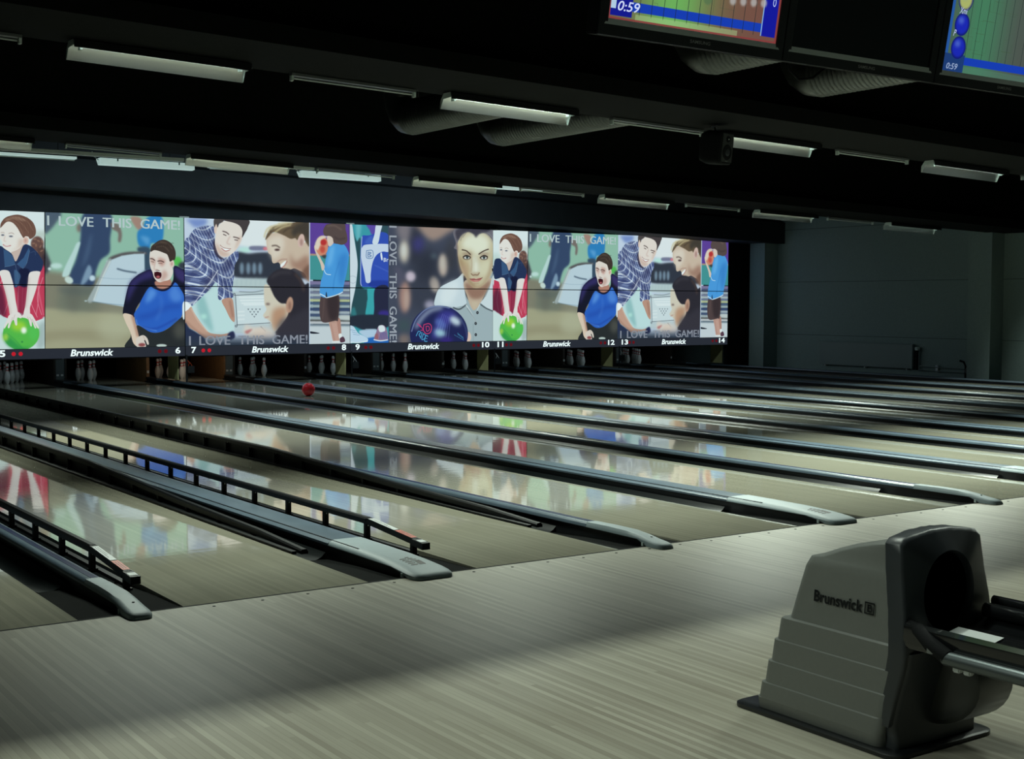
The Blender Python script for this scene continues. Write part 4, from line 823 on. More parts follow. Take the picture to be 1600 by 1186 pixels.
# beams: flange with a thinner web above
def beam(n, y0, y1, yw0, yw1, h, zb=3.43):
    pr = [(y0, zb), (y1, zb), (y1, zb+h), (yw1, zb+h+0.12), (yw1, 4.6), (yw0, 4.6), (yw0, zb+h+0.12), (y0, zb+h)]
    struct('ceiling_beam_%d' % n, slab(-12, XR, pr), M_beam)
beam(1, -3.3, -2.25, -3.0, -2.5, 0.15); beam(2, 2.95, 4.02, 3.25, 3.75, 0.15); beam(3, 9.15, 10.22, 9.45, 9.95, 0.15)
struct('ceiling_beam_4', slab(-12, XR, [(16.05, 3.43), (16.95, 3.43), (16.95, 4.6), (16.2, 4.6), (16.2, 3.98), (16.05, 3.92)]), M_head)
# dark header between the last beam and the panels, and the blank closing panel on the right
hd = MB(); hd.loft([[(x, 16.95, 3.035), (x, 17.15, 3.035), (x, 17.15, 4.6+roof(x)), (x, 16.95, 4.6+roof(x))] for x in (-12, XR)]); struct('wall_header', hd, M_head)
hd = MB(); hd.box(5*P+0.04, XR, 16.95, 17.05, -0.02, 3.03); struct('wall_closing', hd, M_blackm)
hd = MB(); hd.box(-12, -P, 16.95, 17.05, 0.56, 3.03); struct('wall_closing_left', hd, M_blackm)
hd = MB(); hd.box(-12, XR, 20.75, 20.85, -0.12, 3.0); struct('wall_pit_curtain', hd, M_void)
# ------------------------------------------------------------------ lanes
NUM = {5:'five',6:'six',7:'seven',8:'eight',9:'nine',10:'ten',11:'eleven',12:'twelve',13:'thirteen',14:'fourteen',15:'fifteen'}
def lane_label(n):
    if n >= 5: return 'glossy maple bowling lane ending under the white number %s' % NUM[n]
    return {4: 'railed maple lane between broad pale nose and narrow pale nose, second with rails', 3: 'nearest full maple lane, black bumper rails on both sides, leftmost with rails',
            2: 'strip of glossy maple lane in the bottom left corner', 1: 'glossy maple lane left of the frame'}[n]
def gutter_mb(x0, x1):
    mb = MB(); rings = []
    for y in (0.95, 1.4, 2, 6, 12, 18.9):
        d = 0.045+0.041*min(1.0, (y-0.95)/0.45); r = []
        for i in range(9):
            t = i/8; r.append((x0+(x1-x0)*t, y, -0.006-d*math.sin(math.pi*t)**0.7 if 0 < i < 8 else -0.004))
        r += [(x1, y, -0.115), (x0, y, -0.115)]
        rings.append(r)
    return mb.loft(rings)
for n in range(2, 15):
    x = lane_x(n)
    t = empty('bowling_lane', (x+LW/2, 0, 0), lane_label(n), 'bowling lane', 'bowling lanes')
    b = MB(); b.box(-LW/2, LW/2, 0.006, 20.4, -0.12, 0); b.build('lane_bed', M_lane, t)
    gutter_mb(-LW/2-GW+0.026, -LW/2-0.002).build('gutter', M_gutter, t, smooth=True)
    for xa in (-LW/2-GW+0.026, LW/2+0.002): m = MB(); m.loft([[(xa, y_, -0.115), (xa+GW-0.028, y_, -0.115), (xa+GW-0.028, y_, z_), (xa, y_, z_)] for y_, z_ in ((0.008, -0.008), (0.5, -0.02), (0.95, -0.045))]); m.build('gutter_plate', M_plate, t)
    gutter_mb(LW/2+0.002, LW/2+GW-0.026).build('gutter', M_gutter, t, smooth=True)
fline = MB(); fline.box(-12, XR-0.1, -0.012, 0.004, -0.02, 0.0012); tag(fline.build('foul_line', M_blackm), 'thin black foul line joint across the approach in front of all lanes', 'foul line')
# small screws in a row just before the foul line
for i in range(26):
    x = -2.95+i*0.26
    sc_ = MB(); sc_.tube((0, 0, -0.004), (0, 0, 0.0015), 0.009, n=8); o = sc_.build('floor_plug', M_blackm, loc=(x, -0.075-0.008*(i % 2), 0))
    tag(o, 'tiny dark plug set in the approach boards beside the foul line', 'floor plug', 'dark plugs along the foul line')
# ------------------------------------------------------------------ divisions between the lanes
def division(k):                          # k even: narrow; odd: wide with the ball track inside
    x = (k//2)*P if k % 2 == 0 else (k//2)*P + P/2
    wide = k % 2 == 1; hw = 0.128 if wide else 0.052; bw = (CW if wide else CN)/2
    a, b = 4+k, 5+k
    if b == 15: lab = 'narrow blue-grey capping on the far right beyond the last lane'
    elif a >= 5: lab = '%s blue-grey capping strip between lanes %s and %s' % ('broad' if wide else 'narrow', NUM[a], NUM[b])
    else: lab = {4: 'narrow blue-grey capping with pale nose, to the right of the second railed lane', 3: 'broad blue-grey capping between the two lanes with bumper rails', 2: 'narrow capping with curved pale nose in the bottom left corner'}[a]
    t = empty('lane_divider', (x, 0, 0), lab, 'lane divider', 'lane dividers')
    m = MB(); m.box(-bw, bw, 0.01, Y_KICK-0.01, -0.125, 0.035); m.build('side_panel', M_black, t)
    top = 0.068
    pr = [(-hw, 0.036), (-hw, 0.050), (-hw*0.82, top-0.004), (-hw*0.6, top), (hw*0.6, top), (hw*0.82, top-0.004), (hw, 0.050), (hw, 0.036)]
    ye = 0.95 if wide else 0.62
    m = MB(); m.prism(pr, ye, Y_KICK-0.6, axis='y'); m.build('capping', M_cap, t, smooth=True)
    m = MB(); m.prism([(-hw*1.02, 0.036), (-hw*1.02, 0.052), (-hw*0.8, 0.07), (hw*0.8, 0.07), (hw*1.02, 0.052), (hw*1.02, 0.036)], Y_KICK-0.6, Y_KICK-0.02, axis='y'); m.build('ball_door' if wide else 'rear_capping', M_black, t)
    if wide:
        m = MB(); m.box(-hw*0.80, -hw*0.74, ye-0.35, Y_KICK-0.62, top-0.004, top+0.001); m.build('groove', M_black, t)
    else:
        m = MB(); m.box(-0.010, 0.024, ye-0.02, Y_KICK-0.62, top-0.004, top+0.0015); m.build('inlay', M_inlay, t)
    st = ([(ye, 1, 1), (0.6, 1, 0.98), (0.35, 1.01, 0.93), (0.15, 1.03, 0.82), (0.02, 1.05, 0.68), (-0.05, 1.04, 0.55), (-0.09, 0.97, 0.46), (-0.112, 0.88, 0.34), (-0.125, 0.74, 0.17)] if wide else
          [(ye, 1, 1), (0.4, 1.02, 1.05), (0.2, 1.08, 1.02), (0.08, 1.12, 0.85), (-0.02, 1.15, 0.62), (-0.09, 1.15, 0.5), (-0.125, 1.08, 0.42), (-0.145, 0.95, 0.30), (-0.155, 0.8, 0.16)])
    rings = []
    for y, fw_, fh in st:
        h = hw*fw_; z = top*fh+0.002; zb = 0.036 if y > 0.06 else (0.02 if y > 0.0 else 0.0005)
        s0 = min(z*0.75, z-0.008)
        rings.append([(-h, y, zb), (-h*1.0, y, max(zb+0.004, s0*0.8)), (-h*0.93, y, max(zb+0.006, s0+0.002)), (-h*0.78, y, z-0.002), (-h*0.5, y, z), (h*0.5, y, z), (h*0.78, y, z-0.002), (h*0.93, y, max(zb+0.006, s0+0.002)), (h*1.0, y, max(zb+0.004, s0*0.8)), (h, y, zb)])
    m = MB(); m.loft(rings); e = m.build('nose', M_capend, t, smooth=True)
    if wide:                               # black striped emblem on the nose
        m = MB()
        def zt(y):
            for (ya, _, fa), (yb, _, fb) in zip(st[:-1], st[1:]):
                if yb <= y <= ya: return top*(fb+(fa-fb)*(y-yb)/(ya-yb))+0.0032
            return top+0.003
        def quad(x0, y0, x1, y1, sk):
            m.add([(x0, y0, zt(y0)), (x1, y0, zt(y0)), (x1+sk, y1, zt(y1)), (x0+sk, y1, zt(y1))], [(0, 1, 2, 3)])
        quad(0.005, 0.06, 0.045, 0.13, 0.006); quad(0.0, 0.135, 0.05, 0.15, 0.0)
        for i in range(5): quad(-0.055+0.001*i, 0.06+0.034*i, -0.008, 0.078+0.034*i, 0.012)
        for i in range(3): quad(0.005, 0.165+0.03*i, 0.045-0.008*i, 0.182+0.03*i, 0.0)
        m.build('emblem', M_print, e)
    else:
        m = MB(); m.tube((0.012, 0.02, top*0.7), (0.012, 0.02, top*0.7+0.006), 0.007, n=8); m.build('screw', M_print, e)
    m = MB(); m.box(-hw-0.012, -hw-0.002, 0.012, 0.030, 0.0, 0.022); m.build('clip', M_white, t)
    return t
for k in range(-2, 11): division(k)
# ------------------------------------------------------------------ bumper rails on lanes 3 and 4
def bumper(x, lab, side):
    t = empty('bumper_rail', (x, 0, 0), lab, 'bumper rail', 'lane bumper rails')
    RISE = ((0.95, 0.030), (1.6, 0.060), (3.0, 0.085), (4.0, 0.115), (5.3, 0.150), (17.4, 0.155)) if side == 'right' else ((1.10, 0.160), (17.4, 0.160))
    def ztop(y_):
        for (ya, za), (yb, zb_) in zip(RISE[:-1], RISE[1:]):
            if ya <= y_ <= yb: return za+(zb_-za)*(y_-ya)/(yb-ya)
        return RISE[0][1]
    m = MB(); m.loft([[(a_, y_, max(0.0, z_-0.160+b_)) for a_, b_ in ((-0.020, 0.118), (0.020, 0.118), (0.022, 0.150), (0.014, 0.160), (-0.014, 0.160), (-0.022, 0.150))] for y_, z_ in RISE]); m.build('rail', M_bump, t)
    a, b = Vector((0, 1.10, 0.139)), Vector((0, 0.50, 0.094))
    def along(s0, s1, hw, z0, z1, mb):
        r = []
        for s in (s0, s1):
            p = a.lerp(b, s); r.append([(-hw, p.y, p.z+z0), (hw, p.y, p.z+z0), (hw, p.y, p.z+z1), (-hw, p.y, p.z+z1)])
        return mb.loft(r)
    if side == 'left':
        o = along(0, 1.0, 0.020, -0.020, 0.018, MB()).build('sloped_end', M_bump, t)
        along(0.99, 1.20, 0.027, -0.024, 0.016, MB()).build('end_block', M_bump, t)
    if side == 'left':
        s = along(0.06, 0.60, 0.019, 0.0182, 0.0192, MB()).build('white_sticker', M_lab, o); s['label'] = 'white instruction sticker'
        for i in range(2): along(0.10, 0.50-0.1*i, 0.0015, 0.0193, 0.0197, MB()).build('print_line', M_print, s).location.x = -0.006+0.012*i
        s = along(0.63, 0.96, 0.020, 0.0182, 0.0194, MB()).build('orange_sticker', M_org, o); s['label'] = 'orange red warning sticker'
        for i in range(2): along(0.67, 0.92, 0.002, 0.0195, 0.0199, MB()).build('print_line', M_print, s).location.x = -0.007+0.014*i
        s = along(1.06, 1.15, 0.022, 0.0162, 0.0172, MB()).build('white_label', M_lab, o); s['label'] = 'small white label'
    m = MB(); sx = 0.045 if side == 'left' else -0.045
    m.box(sx*1.0-0.016, sx*1.0+0.016, 0.62 if side == 'left' else 1.0, 17.4, -0.006, 0.014); m.build('lower_rail', M_bump, t)
    if side == 'right': m = MB(); m.loft([[(0.018, y_, 0), (0.026, y_, 0), (0.026, y_, z_), (0.018, y_, z_)] for y_, z_ in [(a_, b_-0.01) for a_, b_ in RISE]]); m.build('skirt', M_bump, t)
    y = 0.53 if side == 'left' else 1.12; i = 0
    post = MB(); post.box(-0.016, 0.016, -0.016, 0.016, 0.0, 0.122); post.box(-0.030, 0.030, -0.013, 0.013, 0.0, 0.02)
    dot = MB(); dot.box(-0.004, 0.004, -0.0175, -0.015, 0.102, 0.110)
    first = None
    while y < 17.3:
        if first is None:
            first = MB().add(post.v, post.f).build('post', M_bump, t); d0 = MB().add(dot.v, dot.f).build('rivet', M_lab, first)
            first.location = (0, y, 0); first.scale = (1, 1, 0.68 if side == 'left' else ztop(y)/0.160)
        else:
            c = first.copy(); COL.objects.link(c); c.parent = t; c.location = (0, y, 0); c.scale = (1, 1, ztop(y)/0.160)
            d = d0.copy(); COL.objects.link(d); d.parent = c
        y += 0.59; i += 1
    return t
bumper(lane_x(3)-0.117, 'black bumper rail with sloped stickered end, left of the nearest full lane', 'left')
bumper(lane_x(3)+LW+0.067, 'black bumper rail on the right of the nearest lane, against the broad capping', 'right')
bumper(lane_x(4)-0.117, 'black bumper rail with sloped stickered end, just right of the broad pale-nosed capping', 'left')
bumper(lane_x(4)+LW+0.067, 'black bumper rail right of the second railed lane, along the narrow capping', 'right')
# ------------------------------------------------------------------ kickbacks, pins, ball
for k in range(0, 11):
    x = (k//2)*P if k % 2 == 0 else (k//2)*P + P/2
    wide = k % 2 == 1; bw = (CW if wide else CN)/2; a, b = 4+k, 5+k
    if b == 15: lab = 'thin pin deck partition right of lane fourteen'
    elif a == 4: lab = 'thin pin deck partition left of lane five'
    else: lab = '%s partition between the pins of lanes %s and %s' % ('wide grey-fronted' if wide else 'thin', NUM[a], NUM[b])
    t = empty('kickback', (x, Y_KICK, 0), lab, 'pin deck partition', 'kickback partitions')
    if wide:
        m = MB(); m.box(-bw, -bw+0.035, 0, 1.8, -0.12, 1.3); m.build('side_board', M_kick if k == 3 else M_kickshade, t)
        m = MB(); m.box(bw-0.035, bw, 0, 1.8, -0.12, 1.3); m.build('side_board', M_kickshade, t)
        m = MB(); m.box(-bw+0.035, bw-0.035, 0.01, 0.03, 0.0, 1.3); m.build('front_plate', M_kickp, t)
        for sx in (-0.045, 0.035):
            m = MB(); m.box(sx-0.022, sx+0.022, 0.003, 0.012, 0.13, 0.165); m.build('bracket', M_lab, t)
    else:
        m = MB(); m.box(-bw, bw, 0, 1.8, -0.12, 1.3); m.build('side_board', M_kick if k == 2 else M_kickshade, t)
        m = MB(); m.box(-0.02, 0.02, -0.008, 0.0, 0.14, 0.19); m.build('bracket', M_lab, t)
prof = [(0.0, 0), (0.026, 0), (0.0286, 0.006), (0.0359, 0.02), (0.0497, 0.057), (0.0578, 0.0857), (0.0605, 0.1143), (0.0576, 0.149), (0.0495, 0.184), (0.0394, 0.219), (0.0290, 0.238), (0.0248, 0.254), (0.0228, 0.275), (0.0235, 0.294), (0.0277, 0.3176), (0.0318, 0.343), (0.0310, 0.358), (0.026, 0.371), (0.014, 0.379), (0.0, 0.381)]
pm = MB(); n = 20
rings = [[(max(r, 0.0004)*math.cos(2*math.pi*i/n), max(r, 0.0004)*math.sin(2*math.pi*i/n), z) for i in range(n)] for r, z in prof]
pm.loft(rings); nf = n
for j in range(len(prof)-1):
    za = (prof[j][1]+prof[j+1][1])/2
    if 0.243 < za < 0.262 or 0.285 < za < 0.306:
        for i in range(n): pm.mi[j*n+i] = 1
pin0 = None
POS = {1: 'head pin', 2: 'second row left', 3: 'second row right', 4: 'third row left', 5: 'third row middle', 6: 'third row right',
       7: 'back row far left', 8: 'back row inner left', 9: 'back row inner right', 10: 'back row far right'}
racks = {5: range(1, 11), 6: (2, 4, 5, 8), 7: (1, 2, 3, 4, 5, 8), 8: (1, 2, 4, 5), 9: (1, 2, 4, 5), 10: range(1, 11), 11: range(1, 11), 12: range(1, 11), 13: range(1, 11), 14: range(1, 11)}
for ln in range(5, 15):
    xc = lane_x(ln)+LW/2; num = 0
    for r in range(4):
        for i in range(r+1):
            num += 1
            if num not in racks[ln]: continue
            loc = (xc+(i-r/2)*0.3048, Y_HEAD+r*0.264, 0.0)
            if pin0 is None: o = pin0 = pm.build('bowling_pin', [M_pinw, M_pinr], smooth=True, loc=loc)
            else: o = pin0.copy(); COL.objects.link(o); o.location = loc
            tag(o, 'white red-striped pin on lane %s, %s' % (NUM[ln], POS[num]), 'bowling pin', 'pins standing on lane %s' % NUM[ln])
bl = MB(); R = 0.1085; nn = 32; rr = []
for j in range(1, 24):
    th = math.pi*j/24; rr.append([(R*math.sin(th)*math.cos(2*math.pi*i/nn), R*math.sin(th)*math.sin(2*math.pi*i/nn), -R*math.cos(th)) for i in range(nn)])
bl.loft([[(0.0002*math.cos(2*math.pi*i/nn), 0.0002*math.sin(2*math.pi*i/nn), -R) for i in range(nn)]]+rr+[[(0.0002*math.cos(2*math.pi*i/nn), 0.0002*math.sin(2*math.pi*i/nn), R) for i in range(nn)]])
bt = empty('bowling_ball', (4.06, 13.33, R), 'red bowling ball rolling down lane seven', 'bowling ball')
bl.build('shell', M_ball, bt, smooth=True)
for a_, e_ in ((2.5, 0.55), (2.75, 0.45), (2.65, 0.8)):
    d = Vector((math.cos(a_)*math.cos(e_), math.sin(a_)*math.cos(e_), math.sin(e_))); m = MB(); m.tube(d*(R-0.004), d*(R+0.0008), 0.012, n=10); m.build('finger_hole', M_print, bt)
# area lights added over the pin decks to brighten the pins, strongest on lane 7
for ln in range(5, 15):
    if ln in (5, 6, 7, 8, 9, 10, 11, 12, 13, 14):
        ld = bpy.data.lights.new('pin_fill_light', 'AREA'); ld.shape = 'RECTANGLE'; ld.size = 0.9; ld.size_y = 0.06; ld.energy = {7: 2.2, 6: 0.9}.get(ln, 0.9)
        ld.color = (1.0, 0.8, 0.6) if ln == 7 else (0.75, 0.95, 1.0)
        lo = bpy.data.objects.new('pin_fill_light', ld); COL.objects.link(lo); lo.location = (lane_x(ln)+LW/2, 18.3, 0.66); lo.rotation_euler = (math.radians(35), 0, 0)
# ------------------------------------------------------------------ masking units
PICS = {}
for key in 'ABC':
    cv = Canvas(P, 2.315, 260); cv.run(ART[key]); PICS[key] = picture_mat('backlit picture %s' % key, cv.image('panel_picture_%s' % key), 0.95)
SLOG = {'A': ((0.93, 2.815, 2.33, 0.165), s2l((176,196,198))), 'B': ((0.07, 0.735, 2.35, 0.165), s2l((132,140,152))), 'C': (None, s2l((150,160,170)))}
WHAT = {'A': 'girl with green ball, shouting man in blue', 'B': 'man in plaid, boy in light blue', 'C': 'woman in white polo, dark blue ball'}
def put_text(name, txt, x, z, wd, ht, m, parent, y=-0.006, shear=0, bold=0, rot=False, th=0.003):
    vs_, fs_ = text_mb(txt, wd, ht, shear, bold)
    mb = MB()
    if rot: co = [(x+b, y, z-a) for a, b in vs_]
    else: co = [(x+a, y, z+b) for a, b in vs_]
    mb.add(co, fs_)
    if name == 'slogan_word':
        for d_ in (-0.005, 0.005): mb.add([(x_+(0 if rot else d_), y_, z_+(d_ if rot else 0)) for x_, y_, z_ in co], fs_)
    return mb.build(name, m, parent)
def unit(i, key, nl, nr, lab):
    t = empty('masking_unit', (i*P, Y_MASK, 0), lab, 'advertising panel', 'backlit panels over the pins')
    g = 0.013
    for nm, z0, z1 in (('lower_picture', 0.722, 1.795), ('upper_picture', 1.812, 3.033)):
        m = MB(); m.box(g, P-g, 0, 0.03, z0, z1); o = m.build(nm, PICS[key], t); uv_front(o, 0, P, 0.72, 3.035)
    m = MB(); m.box(0.004, P-0.004, 0.03, 0.06, 0.56, 3.034); m.build('backing_frame', M_black, t)
    for n_ in (nl, nr): m = MB(); xa = lane_x(n_)-i*P; m.box(xa, xa+LW, 0.66, 0.72, 0.50, 0.56); m.box(xa, xa+0.03, 0.05, 0.68, 0.562, 0.60); m.box(xa+LW-0.03, xa+LW, 0.05, 0.68, 0.562, 0.60); m.build('sweep_bar', M_black, t)
    m = MB(); m.box(g, P-g, -0.004, 0.03, 0.545, 0.716); st = m.build('number_strip', M_strip, t)
    put_text('brand_lettering', 'Brunswick', 1.28, 0.578, 0.745, 0.118, M_letter, st, shear=0.22, bold=0.028, y=-0.008)
    for num, side in ((nl, 0), (nr, 1)):
        w_ = 0.095 if num < 10 else (0.15 if num == 11 else 0.185)
        xx = 0.105 if side == 0 else 3.245-w_
        put_text('lane_number', str(num), xx, 0.59, w_, 0.115, M_letter, st, bold=0.03, y=-0.008)
        for q in (0, 1):
            m = MB(); xq = (0.335 if side == 0 else 2.86)+q*0.115
            m.tube((xq, -0.010, 0.638), (xq, -0.002, 0.638), 0.033, 0.036, n=16); m.build('indicator_light', M_red if side == 0 and num in (5, 7) else M_reddim, st)
    r, c = SLOG[key]; ms = emis('backlit slogan %s' % key, c, 1.0)
    ws = [text_mb(q_, None, 1.0, 0, 0)[0] for q_ in ('I', 'LOVE', 'THIS', 'GAME!')]; wl = [max(p_[0] for p_ in q_) for q_ in ws]; gap = 0.95; tot = sum(wl)+3*gap; pos = 0
    x0_, z0_, len_, hh_ = r if r else (0.87, 3.03, 2.30, 0.165)
    for word, wd_ in zip(('I', 'LOVE', 'THIS', 'GAME!'), wl):
        if key != 'C': put_text('slogan_word', word, x0_+pos/tot*len_, z0_, wd_/tot*len_, hh_, ms, t, y=-0.003)
        else: put_text('slogan_word', word, x0_, z0_-pos/tot*len_, wd_/tot*len_, hh_, ms, t, y=-0.003, rot=True)
        pos += wd_+gap
    m = MB(); m.box(P-0.09, P+0.09, -0.012, 0.01, 3.034, 3.058); m.build('top_clip', M_greym, t)
    return t
unit(0, 'A', 5, 6, 'panel above lanes five and six, '+WHAT['A'])
unit(1, 'B', 7, 8, 'panel above lanes seven and eight, '+WHAT['B'])
unit(2, 'C', 9, 10, 'panel above lanes nine and ten, '+WHAT['C'])
unit(3, 'A', 11, 12, 'panel above lanes eleven and twelve, '+WHAT['A'])
unit(4, 'B', 13, 14, 'panel above lanes thirteen and fourteen, '+WHAT['B'])
# plywood side boards, posts and sensor boxes at the unit joints
nxt = {1: 'six and seven', 2: 'eight and nine', 3: 'ten and eleven', 4: 'twelve and thirteen', 5: 'fourteen and the wall'}
for i in range(1, 6):
    m = MB(); m.box(-0.009, 0.009, 0, 0.40 if i > 1 else 0.50, 0.10, 0.535)
    o = m.build('plywood_board', M_ply, loc=(i*P-0.045, 17.02 if i > 1 else 17.15, 0)); tag(o, 'pale plywood side board under the panels between lanes %s' % nxt[i], 'board', 'plywood side boards')
    if i < 5:
        t = empty('sensor_post', (i*P-0.005, Y_MASK-0.06, 0.065), 'thin black post with a black sensor box below the joint of lanes %s' % nxt[i], 'sensor post', 'sensor posts under the panel joints')
        m = MB(); m.box(-0.016 if i == 1 else -0.008, 0.016 if i == 1 else 0.008, -0.01, 0.01, 0.0, 0.50); m.build('post', M_black, t)
        m = MB(); m.box(0.0, 0.13, -0.05, 0.01, 0.17, 0.30); m.build('sensor_box', M_black, t, bevel=0.006)
        m = MB(); m.path([(0.02, -0.03, 0.30), (0.03, -0.05, 0.35), (0.0, -0.04, 0.41), (0.05, -0.03, 0.36), (0.09, -0.03, 0.30)], 0.004, n=6); m.build('wire', M_lab if i > 1 else M_org, t)
# ------------------------------------------------------------------ light fittings under the beams
def lamp_light(t, L, power, yoff, tilt=42, spread=125):         # the light a fitting throws down
    if not power: return
    ld = bpy.data.lights.new('lamp_light', 'AREA'); ld.shape = 'RECTANGLE'; ld.size = L-0.15; ld.size_y = 0.012; ld.energy = power; ld.color = LAMP_COL; ld.spread = math.radians(spread)
    lo = bpy.data.objects.new('lamp_light', ld); COL.objects.link(lo); lo.parent = t; lo.location = (L/2, yoff, -0.040); lo.rotation_euler = (-math.radians(tilt), 0, 0)
def reflector(x, y, z, lab, lit, group, L=1.42, proto={}, power=0, yoff=-0.048):
    t = empty('reflector_lamp', (x, y, z), lab, 'ceiling light', group)
    if lit.name not in proto:
        m = MB(); m.box(0.05, L-0.05, -0.045, 0.045, -0.018, 0); a = m.build('housing', M_blackm, t)
        # aluminium reflector: short lip towards the bowlers, long curved wing behind the tube
        sec = [(-0.075, -0.040), (-0.060, -0.012), (-0.02, -0.002), (0.03, -0.006), (0.07, -0.030), (0.095, -0.070), (0.105, -0.132)]
        out = [(a_+0.0, b_+0.003) for a_, b_ in sec]; out = [(sec[0][0]-0.003, sec[0][1])]+[(p_[0], p_[1]+0.003) for p_ in sec[1:-1]]+[(sec[-1][0]+0.003, sec[-1][1])]
        m = MB(); m.loft([[(xx, a_, b_-0.0) for a_, b_ in sec+out[::-1]] for xx in (0, L)]); b = m.build('reflector', M_alu, t, smooth=True)
        m = MB(); m.box(0, L, -0.082, -0.075, -0.061, -0.004); m.build('lip', M_blackm, t)
        m = MB(); m.tube((0.09, 0.015, -0.034), (L-0.09, 0.015, -0.034), 0.010, n=8); m.build('tube', lit, t, smooth=True)
        for xx in (0.06, L-0.075):
            m = MB(); m.box(xx, xx+0.02, -0.02, 0.03, -0.066, -0.018); m.build('lamp_holder', M_white, t)
        for xx in (-0.004, L):
            m = MB(); m.prism([(-0.08, -0.045), (-0.06, 0), (0.06, 0), (0.108, -0.06), (0.112, -0.132), (0.095, -0.127), (0.06, -0.05)], xx, xx+0.004); m.build('end_plate', M_white, t)
        proto[lit.name] = t
    else:
        for ch in list(proto[lit.name].children):
            c = ch.copy(); COL.objects.link(c); c.parent = t
    t.rotation_euler = (0, math.atan(0.0285), 0)
    lamp_light(t, L, power, yoff)
    return t
bp_ = []
def batten(x, y, z, lab, group, L=1.2):
    t = empty('bare_batten', (x, y, z), lab, 'ceiling light', group)
    if not bp_:
        m = MB(); m.box(0, L, -0.03, 0.03, -0.022, 0); m.build('body', M_greym, t)
        m = MB(); m.tube((0.03, 0, -0.042), (L-0.03, 0, -0.042), 0.008, n=8); m.build('tube', M_tubeoff, t, smooth=True)
        for xx in (0, L-0.02):
            m = MB(); m.box(xx, xx+0.02, -0.02, 0.02, -0.065, -0.02); m.build('lamp_holder', M_white, t)
        bp_.append(t)
    else:
        for ch in bp_[0].children:
            c = ch.copy(); COL.objects.link(c); c.parent = t
    t.rotation_euler = (0, math.atan(0.0285), 0)
    return t
def zb(x): return 3.425+roof(x)
R1 = ['leftmost bright reflector lamp of the near row', 'bright reflector lamp of the near row, below the round duct elbow', 'bright reflector lamp of the near row behind the black speaker', 'rightmost bright reflector lamp of the near row']
for i in range(4):
    x = -2.46+i*3.32; reflector(x, 3.86, zb(x), R1[i], (M_tube, M_tubehi, M_tube, M_tube)[i], 'near row of reflector lamps', power=POW[1])
B1 = ['bare batten at the left edge, near row', 'bare batten left of the round duct elbow, near row', 'bare batten left of the black speaker, near row', 'bare batten between the two right-hand lamps of the near row', 'bare batten at the right edge of the near row']
for i, x in enumerate((-4.0, -0.62, 2.80, 6.02, 9.42)): batten(x, 3.95, zb(x), B1[i], 'near row of bare battens')
R2 = ['reflector lamp at the far left of the second row', 'reflector lamp above the joint of panels six and seven, second row', 'reflector lamp above lane number nine, second row', 'reflector lamp above lane number twelve, second row', 'reflector lamp above the right end of the panels, second row', 'faint reflector lamp against the grey side wall, second row']
for i in range(6):
    x = -2.52+i*3.345; reflector(x, 10.06, zb(x), R2[i], M_tube if i == 3 else M_tubeglow, 'second row of reflector lamps', power=POW[2] if i < 4 else 0)  # most of this row is unlit; its glow and downlight are added
B2 = ['thin batten above the left slogan, second row', 'thin batten above lane number eight, second row', 'thin batten above lane number eleven, second row', 'thin batten above the last panel, second row', 'thin batten against the grey side wall, second row']
for i, x in enumerate((-0.71, 2.65, 6.0, 9.3, 12.65)): batten(x, 10.12, zb(x), B2[i], 'second row of bare battens')
for i, x in enumerate((-9.1, -5.8, -2.46, 0.87, 4.2, 7.5, 10.8)):
    t = empty('unseen_lamp', (x, -2.50, zb(x)), 'unseen lamp above the score monitors with a plate added to cut its light', 'ceiling light', 'unseen lamps above the approach')
    if i == 0:
        m = MB(); m.box(0, 1.42, -0.05, 0.02, -0.035, 0); sh0 = m.build('housing', M_blackm, t)
        m = MB(); m.box(0, 1.42, 0.026, 0.032, -0.165, 0); sh1 = m.build('cutoff_plate', M_blackm, t)  # plate added to cut the light and leave a dark band on the approach
    else:
        for q in (sh0, sh1): c = q.copy(); COL.objects.link(c); c.parent = t
    t.rotation_euler = (0, math.atan(0.0285), 0)
    lamp_light(t, 1.42, POW[0], 0.0, 15, 180)
# white suspended fittings near the panels
def white_fit(x, z, lab):
    t = empty('white_light_fitting', (x, 13.6, z), lab, 'ceiling light', 'white fittings in front of the panels')
    m = MB(); m.prism([(-0.09, 0.0), (-0.10, -0.10), (0.02, -0.105), (0.10, -0.02), (0.10, 0.0)], 0, 1.46); m.build('body', M_fitglow, t, bevel=0.004)
    ld = bpy.data.lights.new('panel_light', 'AREA'); ld.shape = 'RECTANGLE'; ld.size = 1.4; ld.size_y = 0.05; ld.energy = POW[3]; ld.color = (0.75, 0.95, 1.0)
    lo = bpy.data.objects.new('panel_light', ld); COL.objects.link(lo); lo.parent = t; lo.location = (0.73, 0.085, -0.085); lo.rotation_euler = (math.radians(28), 0, 0)
    for xx in (0.25, 1.2):
        m = MB(); m.box(xx, xx+0.02, -0.02, 0.0, -0.03, 0.06); m.box(xx, xx+0.02, -0.11, -0.10, -0.04, 0.03); m.build('bracket', M_greym, t)
    m = MB(); m.path([(0, -0.02, -0.03), (-0.06, 0.0, 0.02), (-0.09, 0, 0.09)], 0.008, n=6); m.build('cable', M_white, t)
for x, lab in ((0.78, 'white bracketed light fitting above the left slogan'), (4.05, 'white bracketed light fitting above lane number eight'), (7.40, 'white light fitting partly behind a reflector above the dark ball picture')):
    white_fit(x, 3.655, lab)
